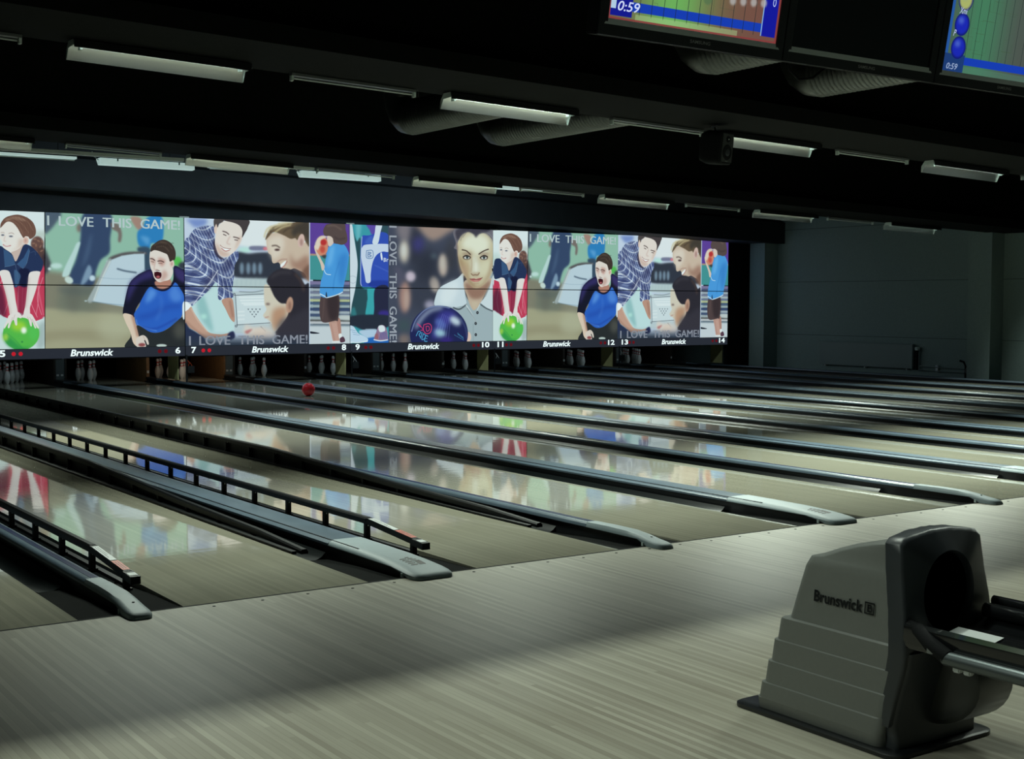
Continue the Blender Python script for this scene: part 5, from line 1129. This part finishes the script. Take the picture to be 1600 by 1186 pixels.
for x, L, lab in ((-0.75, 1.2, 'flat white strip light at the left edge in front of the panels'), (2.50, 1.24, 'flat white strip light behind a reflector above the plaid shirt picture')):
    t = empty('white_strip_light', (x, 13.6, 3.65), lab, 'ceiling light', 'flat white strip lights')
    m = MB(); m.box(0, L, -0.05, 0.05, -0.035, 0.0); m.build('body', M_fitglow, t); m = MB(); m.tube((0.02, 0, -0.05), (L-0.02, 0, -0.05), 0.012, n=8); m.build('tube', M_tubeoff, t)
for x0, x1, lab in ((-3.2, 1.07, 'long white cable trunking behind the second lamp row on the left'), (2.46, 2.98, 'short white trunking piece beside the plaid shirt picture lamp'), (4.12, 4.33, 'very short white trunking piece left of a reflector lamp')):
    m = MB(); m.loft([[(x, -0.04, -0.045), (x, 0.04, -0.045), (x, 0.04, 0), (x, -0.04, 0)] for x in (0, x1-x0)]); tag(m.build('cable_trunking', M_white, loc=(x0, 10.9, 3.435)), lab, 'trunking', 'white trunking')
# hangers joining the hung fittings to the roof
def hanger(x, y, z, what):
    m = MB(); m.tube((0, 0, 0), (0, 0, 4.58+roof(x)-z), 0.004, n=6); tag(m.build('hanger_wire', M_blackm, loc=(x, y, z)), 'thin black hanger wire holding %s' % what, 'hanger wire', 'thin hanger wires')
for x in (1.1, 1.9, 4.4, 5.2, 7.8, 8.5): hanger(x, 13.65, 3.655, 'a white fitting in front of the panels')
for x in (-0.5, 0.2, 2.8, 3.5): hanger(x, 13.62, 3.65, 'a flat white strip light')
for x in (-2.8, 0.6, 2.7, 4.2): hanger(x, 10.9, 3.435, 'the white trunking')
# ------------------------------------------------------------------ ventilation ducts
def duct(x, y0, y1, zc, lab, sag=0.0):
    t = empty('ventilation_duct', (x, y1, zc+roof(x)), lab, 'duct', 'spiral ventilation ducts')
    R_ = 0.20; rings = []; n_ = 24; L = y1-y0; y = 0; k_ = 0
    while y <= L:
        r = R_+(0.010 if k_ % 3 == 0 else (0.003 if k_ % 3 == 1 else 0.0))
        rings.append([(r*math.cos(2*math.pi*i/n_), -y, r*math.sin(2*math.pi*i/n_)) for i in range(n_)]); y += 0.018; k_ += 1
    MB().loft(rings).build('duct_body', M_duct, t, smooth=True)
    rings = []
    for j in range(9):
        a_ = math.pi/2*j/8; cy, cz = 0.26*math.sin(a_), 0.26-0.26*math.cos(a_); 
        for rr_ in ((R_+0.006) if j % 2 == 0 else R_,):
            rings.append([(rr_*math.cos(2*math.pi*i/n_), cy-rr_*math.sin(2*math.pi*i/n_)*math.sin(a_), cz+rr_*math.sin(2*math.pi*i/n_)*math.cos(a_)) for i in range(n_)])
    rings.append([(p_[0], p_[1], p_[2]+0.5) for p_ in rings[-1]])
    MB().loft(rings).build('elbow', M_duct, t, smooth=True)
duct(2.62, 3.76, 7.50, 3.80, 'round spiral duct with an upturned elbow, left of the two behind the near lamp row')
duct(3.95, 3.76, 7.55, 3.80, 'round spiral duct, right of the two behind the near lamp row')
duct(2.62, -2.45, 2.30, 3.80, 'round spiral duct below the joint of the first two monitors')
duct(4.12, -2.45, 2.45, 3.80, 'round spiral duct below the dark middle monitor')
# ------------------------------------------------------------------ speaker
t = empty('loudspeaker', (3.88, 3.62, 3.095), 'black loudspeaker hanging under the beam beside a bright reflector lamp', 'loudspeaker')
rings = []
for y, sx, sz in ((-0.14, 0.105, 0.155), (-0.125, 0.118, 0.168), (0.05, 0.118, 0.168), (0.13, 0.09, 0.14)):
    r = []
    for i in range(24):
        a_ = 2*math.pi*i/24; c, s = math.cos(a_), math.sin(a_)
        r.append((sx*abs(c)**0.35*(1 if c > 0 else -1), y, sz*abs(s)**0.35*(1 if s > 0 else -1)))
    rings.append(r)
MB().loft(rings).build('cabinet', M_blackm, t, smooth=True)
m = MB(); m.box(-0.09, 0.09, -0.146, -0.139, -0.14, 0.14); m.build('baffle', mat('dark grey baffle', (0.03,0.035,0.035), 0.5), t)
m = MB(); m.tube((0, -0.152, -0.045), (0, -0.145, -0.045), 0.072, 0.078, n=24); c_ = m.build('woofer', M_blackm, t)
m = MB(); m.tube((0, -0.156, -0.045), (0, -0.151, -0.045), 0.025, 0.04, n=16); m.build('dust_cap', M_dark, c_)
m = MB(); m.tube((0, -0.152, 0.085), (0, -0.145, 0.085), 0.030, 0.034, n=20); c_ = m.build('tweeter', M_blackm, t)
m = MB(); m.tube((0, -0.157, 0.085), (0, -0.151, 0.085), 0.006, n=10); m.build('dome', M_lab, c_)
m = MB(); m.box(-0.02, 0.02, -0.148, -0.145, -0.135, -0.127); m.build('badge', M_greym, t)
m = MB(); m.tube((0, 0.02, 0.16), (0, 0.04, 0.205), 0.012, n=10); m.box(-0.03, 0.03, 0.0, 0.06, 0.200, 0.206); m.build('bracket', M_greym, t)
t.rotation_euler = (math.radians(6), 0, math.radians(12))
# ------------------------------------------------------------------ monitors
mon_lab = ['score monitor showing a green and red score grid, leftmost of the three', 'dark switched-off score monitor in the middle of the three', 'score monitor with blue player discs at the right edge of the frame']
MW, MH = 1.045, 0.66
def screen_art(kind):
    cv = Canvas(0.92, 0.54, 700); a = cv.a; H, W = cv.H, cv.W
    X, Y = np.meshgrid(np.linspace(0, 1, W), np.linspace(0, 1, H))
    g = np.exp(-((X-(0.35 if kind == 0 else 0.25))**2)/0.055)
    base = np.array((128, 82, 70))/255; grn = np.array((120, 185, 95))/255
    if kind: grn = np.array((75, 130, 95))/255; base = np.array((85, 85, 80))/255
    a[:] = base*(1-g[..., None])+grn*g[..., None]
    rect = lambda c, x0, y0, x1, y1, al=1: cv.put((max(0,int(x0*W)), int(x1*W), max(0,int(y0*H)), int(y1*H), np.ones((int(y1*H)-max(0,int(y0*H)), int(x1*W)-max(0,int(x0*W))))), c, al)
    rng = random.Random(3+kind)
    for _ in range(40):                     # faint circuit-like tracing
        x, y = rng.random(), rng.random()*0.9
        for _k in range(4):
            if rng.random() < 0.5: x2, y2 = x+rng.uniform(-0.1, 0.1), y
            else: x2, y2 = x, y+rng.uniform(-0.12, 0.12)
            cv.run([['l', [70, 90, 60], 0.35, 0, 2, x*920, y*540, x2*920, y2*540]]); x, y = x2, y2
    bx0, bx1 = (0.0, 0.93) if kind == 0 else (0.0, 1.0)
    rect((24, 62, 190), 0.0, 0.075, 0.92, 0.145)
    for k_ in range(1, 13):
        xx = 0.10+k_*0.068; rect((30, 40, 40), xx, 0.05 if kind == 0 else 0.145, xx+0.003, 1.0, 0.85)
    rect((190, 215, 150) if kind == 0 else (90, 130, 110), 0.15, 0.0, 0.75, 0.06, 0.5)
    if kind == 0:
        rect((150, 60, 60), 0.0, 0.0, 1.0, 0.02, 0.9); rect((150, 60, 60), 0.0, 0.0, 0.012, 1.0, 0.9); rect((150, 60, 60), 0.988, 0.0, 1.0, 1.0, 0.9)
        rect((20, 24, 150), 0.012, 0.03, 0.13, 1.0); rect((20, 24, 165), 0.90, 0.05, 0.988, 1.0); rect((150, 190, 240), 0.895, 0.05, 0.901, 1.0)
        rect((200, 220, 245), 0.012, 0.08, 0.04, 1.0)
        for k_ in range(4): cv.run([['p', [200, 190, 190], 0.8, 4, 1]+[v for i in range(10) for v in ((0.70+k_*0.064)*920+18*math.cos(i*0.628), 150+k_*4+18*math.sin(i*0.628))]])
        cv.run([['p', [95, 120, 80], 0.8, 3, 1]+[v for i in range(10) for v in (0.55*920+24*math.cos(i*0.628), 140+24*math.sin(i*0.628))]])
    else:
        rect((30, 60, 120), 0.0, 0.0, 0.17, 0.16); rect((40, 90, 170), 0.0, 0.16, 0.03, 1.0)
        for yy, c in ((118, (28, 40, 190)), (228, (28, 40, 190)), (345, (190, 190, 110))):
            cv.run([['p', [18, 25, 110], 1, 0, 1]+[v for i in range(12) for v in (98+54*math.cos(i*0.5236), yy+54*math.sin(i*0.5236))], ['p', list(c), 1, 5, 1]+[v for i in range(12) for v in (98+46*math.cos(i*0.5236), yy+46*math.sin(i*0.5236))], ['p', [110, 140, 225], 0.6, 8, 1]+[v for i in range(12) for v in (88+22*math.cos(i*0.5236), yy+18+16*math.sin(i*0.5236))]])
    return picture_mat('score screen %d' % kind, cv.image('score_screen_%d' % kind), 0.9)
for i in range(3):
    t = empty('score_monitor', (-2.105+i*1.052, -2.10, 2.622), mon_lab[i], 'monitor', 'overhead score monitors')
    m = MB(); m.box(0, MW, 0.01, 0.09, 0, MH); m.build('casing', M_blackm, t, bevel=0.006)
    B_ = 0.045; sb = 0.048
    m = MB()
    m.add([(0.0, 0, 0.0), (MW, 0, 0.0), (MW, 0, sb), (0.0, 0, sb)], [(0,1,2,3)]); m.add([(0, 0, sb), (B_, 0, sb), (B_, 0, MH), (0, 0, MH)], [(0,1,2,3)]); m.add([(MW-B_, 0, sb), (MW, 0, sb), (MW, 0, MH), (MW-B_, 0, MH)], [(0,1,2,3)]); m.add([(B_, 0, MH-B_), (MW-B_, 0, MH-B_), (MW-B_, 0, MH), (B_, 0, MH)], [(0,1,2,3)])
    m = MB(); m.box(0, MW, 0, 0.012, 0, sb); m.box(0, B_, 0, 0.012, sb, MH); m.box(MW-B_, MW, 0, 0.012, sb, MH); m.box(B_, MW-B_, 0, 0.012, MH-B_, MH); bz = m.build('bezel', M_black, t)
    m = MB(); m.add([(B_-0.02, -0.002, sb-0.004), (MW-B_+0.02, -0.002, sb-0.004), (MW-B_, 0.003, sb+0.020), (B_, 0.003, sb+0.020)], [(0,1,2,3)]); m.add([(B_-0.02, 0.001, sb-0.004), (MW-B_+0.02, 0.001, sb-0.004), (MW-B_, 0.006, sb+0.020), (B_, 0.006, sb+0.020)], [(3,2,1,0)]); m.build('silver_trim', mat('silver trim', (0.6,0.68,0.68), 0.4), bz)
    m = MB(); m.box(B_, MW-B_, 0.006, 0.012, sb+0.018, MH-B_)
    if i == 1: m.build('screen', mat('dark screen glass', (0.004,0.004,0.005), 0.15), t)
    else:
        s_ = m.build('screen', screen_art(0 if i == 0 else 1), t); uv_front(s_, B_, MW-B_, sb+0.018, MH-B_)
        put_text('clock_digits', '0:59', B_+0.045 if i == 0 else B_+0.03, sb+0.055 if i == 0 else sb+0.03, 0.115 if i == 0 else 0.085, 0.040 if i == 0 else 0.03, emis('screen white text', s2l((205,215,250)) if i == 0 else s2l((150,170,205)), 1.0), s_, y=0.004, shear=0.2, bold=0.01)
        if i == 0: put_text('score_digit', '0', MW-B_-0.050, sb+0.175, 0.02, 0.035, emis('screen score text', s2l((170,190,240)), 1.0), s_, y=0.004)
        else:
            put_text('player_name', 'Xmi', B_+0.065, sb+0.30, 0.06, 0.03, emis('screen name text', s2l((190,200,245)), 1.0), s_, y=0.004, shear=0.3); put_text('player_name', 'P', B_+0.045, sb+0.19, 0.02, 0.03, emis('screen name text', s2l((190,200,245)), 1.0), s_, y=0.004, shear=0.3)
    put_text('maker_lettering', 'SAMSUNG', MW*0.47, 0.018, 0.115, 0.014, mat('grey print', (0.35,0.37,0.37), 0.5), bz, y=-0.0035, bold=0.01)
    m = MB(); m.tube((MW/2, 0.09, 0.45), (MW/2, 0.22, 0.50), 0.03, n=10); m.tube((MW/2, 0.2, 0.48), (MW/2, 0.2, 1.05), 0.022, n=10); m.build('ceiling_mount', M_blackm, t)
    if i == 1: m = MB(); m.path([(0.12, 0.1, 0.03), (0.15, 0.1, -0.03), (0.22, 0.1, -0.065), (0.31, 0.1, -0.05), (0.38, 0.1, 0.0), (0.40, 0.1, 0.03)], 0.006, n=6); m.build('hanging_cable', M_blackm, t)
    t.rotation_euler = (math.radians(10), 0, 0)
# ------------------------------------------------------------------ radiator and pipes on the right wall
t = empty('radiator', (XR-0.012, 12.2, 0.14), 'long flat dark grey panel radiator on the right side wall', 'radiator')
m = MB(); m.box(-0.10, -0.03, 0.0, 2.62, 0.0, 0.52); m.build('panel', M_rad, t, bevel=0.01)
m = MB(); m.box(-0.105, -0.04, -0.004, 2.624, 0.515, 0.53); m.build('top_grille', M_wall, t)
for y in (0.15, 1.3, 2.45):
    m = MB(); m.box(-0.08, 0.0, y, y+0.03, -0.03, 0.02); m.build('bracket', M_lab, t)
m = MB(); m.tube((-0.07, -0.10, -0.02), (-0.07, -0.10, 0.40), 0.028, n=10); m.build('valve_pipe', M_blackm, t)
m = MB(); m.lathe([(0.0, 0), (0.05, 0), (0.055, 0.04), (0.04, 0.07), (0.0, 0.075)], c=(-0.07, -0.10, 0.40)); m.build('thermostat_knob', M_white, t)
m = MB(); m.path([(-0.05, -0.1, -0.01), (-0.05, -0.5, -0.02), (-0.03, -1.5, -0.03)], 0.012, n=6); m.build('supply_pipe', M_rad, t)
m = MB(); m.path([(-0.05, -0.1, 0.07), (-0.05, -0.5, 0.06), (-0.03, -1.3, 0.05)], 0.012, n=6); m.build('return_pipe', M_rad, t)
m = MB(); m.box(-0.05, 0, -0.62, -0.56, -0.04, 0.10); m.build('pipe_clip', M_lab, t)
t = empty('pipe_valve', (XR-0.12, 10.85, 0.0), 'dark pipe valve assembly low in front of the far right pillar', 'pipe valve')
m = MB(); m.path([(0, 0, 0.0), (0, 0, 0.25), (0, 0.05, 0.34), (0, 0.14, 0.36)], 0.022, n=8); m.build('pipe', M_blackm, t)
m = MB(); m.tube((-0.05, -0.06, 0.16), (0.03, -0.06, 0.16), 0.05, n=12); m.build('handwheel', M_dark, t)
m = MB(); m.tube((0, -0.02, 0.20), (0, -0.08, 0.20), 0.02, n=8); m.build('stem', M_greym, t)
m = MB(); m.box(0, 0.04, 11.0, 16.2, 0.0, 0.035); tag(m.build('floor_cable_duct', M_edge, loc=(XR-0.12, 0, -0.02)), 'thin pale cable duct on the floor along the right side wall', 'cable duct')
# ------------------------------------------------------------------ ball return
BX = -1.665
t = empty('ball_return', (BX, -3.15, 0), 'silver grey ball return hood with black mouth and black rack in the foreground', 'ball return')
def ringxy(x0, x1, y0, y1, z, r, n=6, crown=0.0):
    pts = []; cs = [(x1-r, y1-r, 0), (x0+r, y1-r, 1), (x0+r, y0+r, 2), (x1-r, y0+r, 3)]
    for cx, cy, q in cs:
        for i in range(n+1):
            a_ = math.pi/2*(q+i/n); pts.append((cx+r*math.cos(a_), cy+r*math.sin(a_), z))
    return [(p_[0], p_[1], p_[2]-crown*abs(p_[0])**2) for p_ in pts]
yo = 3.15
rear = [(0.012, -2.842), (0.060, -2.848), (0.061, -2.856), (0.120, -2.866), (0.124, -2.880), (0.205, -2.892), (0.209, -2.905), (0.290, -2.917), (0.294, -2.930), (0.368, -2.942), (0.376, -2.948), (0.382, -2.982), (0.48, -3.012), (0.585, -3.045), (0.622, -3.068), (0.650, -3.115), (0.680, -3.190), (0.705, -3.262), (0.724, -3.335), (0.736, -3.410), (0.740, -3.44)]
front = [(0.0, -3.435), (0.10, -3.445), (0.20, -3.470), (0.30, -3.500), (0.36, -3.508), (0.50, -3.495), (0.62, -3.475), (0.76, -3.458)]
def yf(z):
    for (a_, b_), (c_, d_) in zip(front[:-1], front[1:]):
        if a_ <= z <= c_: return b_+(d_-b_)*(z-a_)/(c_-a_)
    return front[-1][1]
def hwid(z): return 0.228 if z < 0.06 else (0.236-0.03*max(0, z-0.38)/0.38 if z > 0.38 else 0.243-0.018*z)
rings = []
for z, yr in rear:
    st_ = 0.014 if z < 0.122 else (0.010 if z < 0.207 else (0.006 if z < 0.292 else (0.002 if z < 0.378 else -0.007*max(0, 1-(z-0.382)/0.2))))
    y0_, y1_ = yf(z)+yo, yr+yo; r = min(0.035, (y1_-y0_)/2.2)
    h = hwid(z)+st_
    rings.append(ringxy(-h, h, y0_, y1_, z, r, crown=0.45 if z > 0.64 else 0.0))
hm = MB().loft(rings); hm.f = [f_ for f_ in hm.f if not (len(f_) == 4 and f_[0] % 28 == 20)]; hm.mi = [0]*len(hm.f)     # open at the front, where the mouth is
hm.build('hood', M_silver, t, smooth=True)
# black front bezel with the round mouth
def outline(z0, z1, n):
    pass
NB = 64; zc_, rx_, rz_ = 0.545, 0.128, 0.138
def shell_pt(a_, grow, yb):
    # point on the bezel outline in direction a_ from the mouth centre
    c, s = math.cos(a_), math.sin(a_)
    t_ = 0.0
    while True:
        t_ += 0.004; x = c*t_; z = zc_+s*t_
        top = 0.754+grow-0.55*x*x
        if abs(x) > hwid(max(0, z))+grow or z > top or z < 0.10: break
    return (x, z)
def bez(grow, off): 
    out = []
    for i in range(NB):
        a_ = 2*math.pi*i/NB; x, z = shell_pt(a_, grow, 0); out.append((x, yf(min(z, 0.76))+yo+off, z))
    return out
hole = lambda k_, off: [(rx_*k_*math.cos(2*math.pi*i/NB), yf(0.5)+yo+off, zc_+rz_*k_*math.sin(2*math.pi*i/NB)) for i in range(NB)]
mb = MB(); mb.loft([bez(0.003, 0.045), bez(0.004, -0.014), bez(0.000, -0.022), bez(-0.008, -0.026), hole(1.05, -0.026), hole(1.0, -0.018), hole(0.985, 0.0)], cap=False)
mb.build('mouth_bezel', M_dark, t, smooth=True)
mb = MB(); mb.loft([hole(0.986, -0.002), hole(0.975, 0.06), hole(0.97, 0.25)], cap=False); mb.add(hole(0.97, 0.25), [tuple(range(NB))]); mb.build('mouth_liner', M_void, t)  # tunnel coloured near black, so the shade inside is in the colour
mb = MB(); mb.loft([ringxy(-0.215, 0.215, -0.335, -0.27, z, 0.02) if z < 0.08 else ringxy(-0.225, 0.225, yf(z)+yo-0.035, -0.27, z, 0.02) for z in (0.0, 0.05, 0.10, 0.20, 0.30, 0.36)]); mb.build('front_skirt', M_dark, t, smooth=True)
# wheel housing bulging below the rack
mb = MB(); rings = []
for x, k_ in ((-0.045, 0.90), (-0.03, 1.0), (0.15, 1.0), (0.175, 0.93)):
    rings.append([(x, -0.31+0.215*k_*math.cos(2*math.pi*i/32), 0.245+0.165*k_*math.sin(2*math.pi*i/32)) for i in range(32)])
mb.loft(rings).build('wheel_housing', mat('grey wheel housing', (0.035,0.038,0.036), 0.35), t, smooth=True)
mb = MB(); mb.loft([ringxy(-0.275, 0.275, -0.375, 0.405, z, 0.05) for z in (0.001, 0.014)]+[ringxy(-0.268, 0.268, -0.368, 0.398, 0.018, 0.05)]); mb.build('base_plate', M_black, t, smooth=True)
# lettering on the side and the front
def side_text(txt, y, z, w_, h_, m_, dx, nm, par):
    vs_, fs_ = text_mb(txt, w_, h_, 0, 0.028); q = MB()
    def X(zz): return -hwid(zz)-dx
    co = [(X(z+b_), y-a_, z+b_) for a_, b_ in vs_]; n0 = len(co); co2 = [(x+0.003, yy, zz) for x, yy, zz in co]
    q.add(co, fs_); return q.build(nm, m_, par)
M_bl = mat('black chrome lettering', (0.015,0.017,0.018), 0.15)
side_text('Brunswick', -3.115+yo, 0.466, 0.225, 0.042, M_bl, 0.0025, 'side_lettering', t)
q = MB()
for (a0, a1, b0, b1) in ((0.232, 0.276, 0.466, 0.471), (0.232, 0.276, 0.503, 0.508), (0.232, 0.237, 0.466, 0.508), (0.271, 0.276, 0.466, 0.508), (0.2445, 0.2515, 0.474, 0.500), (0.2445, 0.264, 0.474, 0.479), (0.2445, 0.266, 0.4855, 0.490), (0.2445, 0.260, 0.4955, 0.500), (0.261, 0.267, 0.476, 0.488), (0.257, 0.263, 0.489, 0.498)):
    q.add([(-hwid(b)-0.0027, -3.115+yo-a, b) for a, b in ((a0, b0), (a1, b0), (a1, b1), (a0, b1))], [(0, 1, 2, 3)])
q.build('side_emblem', M_bl, t)
vs_, fs_ = text_mb('Brunswick', 0.105, 0.018, 0, 0.01); q = MB(); q.add([(-0.052+a_, yf(0.7)+yo-0.0275, 0.700+b_) for a_, b_ in vs_], fs_); q.build('front_lettering', mat('grey front lettering', (0.22,0.24,0.24), 0.4), t)
# rack: glossy trough with padded rolls and an aluminium side tube
RY0, RY1 = -0.40, -2.2
sec = [(-0.232, 0.385), (-0.250, 0.420), (-0.246, 0.462), (-0.228, 0.474), (-0.205, 0.462), (-0.165, 0.428), (-0.10, 0.416), (-0.03, 0.424), (0.0, 0.434), (0.03, 0.424), (0.10, 0.418), (0.155, 0.432), (0.195, 0.452), (0.215, 0.450), (0.228, 0.430), (0.215, 0.385)]
m = MB(); m.prism(sec, RY1, RY0+0.02, axis='y'); rk = m.build('rack_tray', M_gloss, t, smooth=True)
m = MB(); m.path([(0.165, RY0, 0.468), (0.165, RY1, 0.468)], 0.026, n=16); m.build('padded_roll', M_gloss, rk, smooth=True)
m = MB(); m.path([(0.222, RY0+0.01, 0.492), (0.222, RY1, 0.492)], 0.018, n=12); m.build('padded_roll', M_gloss, rk, smooth=True)
m = MB(); m.path([(-0.262, RY0-0.16, 0.395), (-0.262, RY1, 0.395)], 0.024, n=16); m.build('side_tube', M_tubealu, rk, smooth=True)
m = MB(); m.path([(-0.205, RY0+0.03, 0.462), (-0.235, RY0-0.04, 0.452), (-0.258, RY0-0.10, 0.425), (-0.262, RY0-0.17, 0.398)], [0.018, 0.024, 0.026, 0.026], n=12); m.build('tube_elbow', M_blackm, rk, smooth=True)
m = MB(); m.box(-0.283, -0.245, RY0-0.13, RY0-0.10, 0.400, 0.420); m.build('clip', M_greym, rk, bevel=0.003)
m = MB(); m.loft([[(-0.075, yy, 0.4215), (-0.012, yy, 0.4335), (-0.012, yy, 0.4345), (-0.075, yy, 0.4225)] for yy in (RY0-0.02, RY0-0.20)]); s_ = m.build('label_sticker', M_lab, rk); s_['label'] = 'small white sticker'
for yy in (RY0-0.20, RY0-0.24):
    m = MB(); m.box(-0.262, -0.236, yy-0.014, yy+0.014, 0.355, 0.378); m.build('foot_clip', M_lab, rk, bevel=0.004)
for yy in (-0.8, -1.6):
    m = MB(); m.box(-0.21, 0.20, yy-0.02, yy+0.02, 0.36, 0.39); m.tube((0, yy-0.6 if yy < -1 else yy-0.4, 0.0), (0, yy-0.6 if yy < -1 else yy-0.4, 0.40), 0.035, n=12); m.build('rack_leg', M_dark, t)
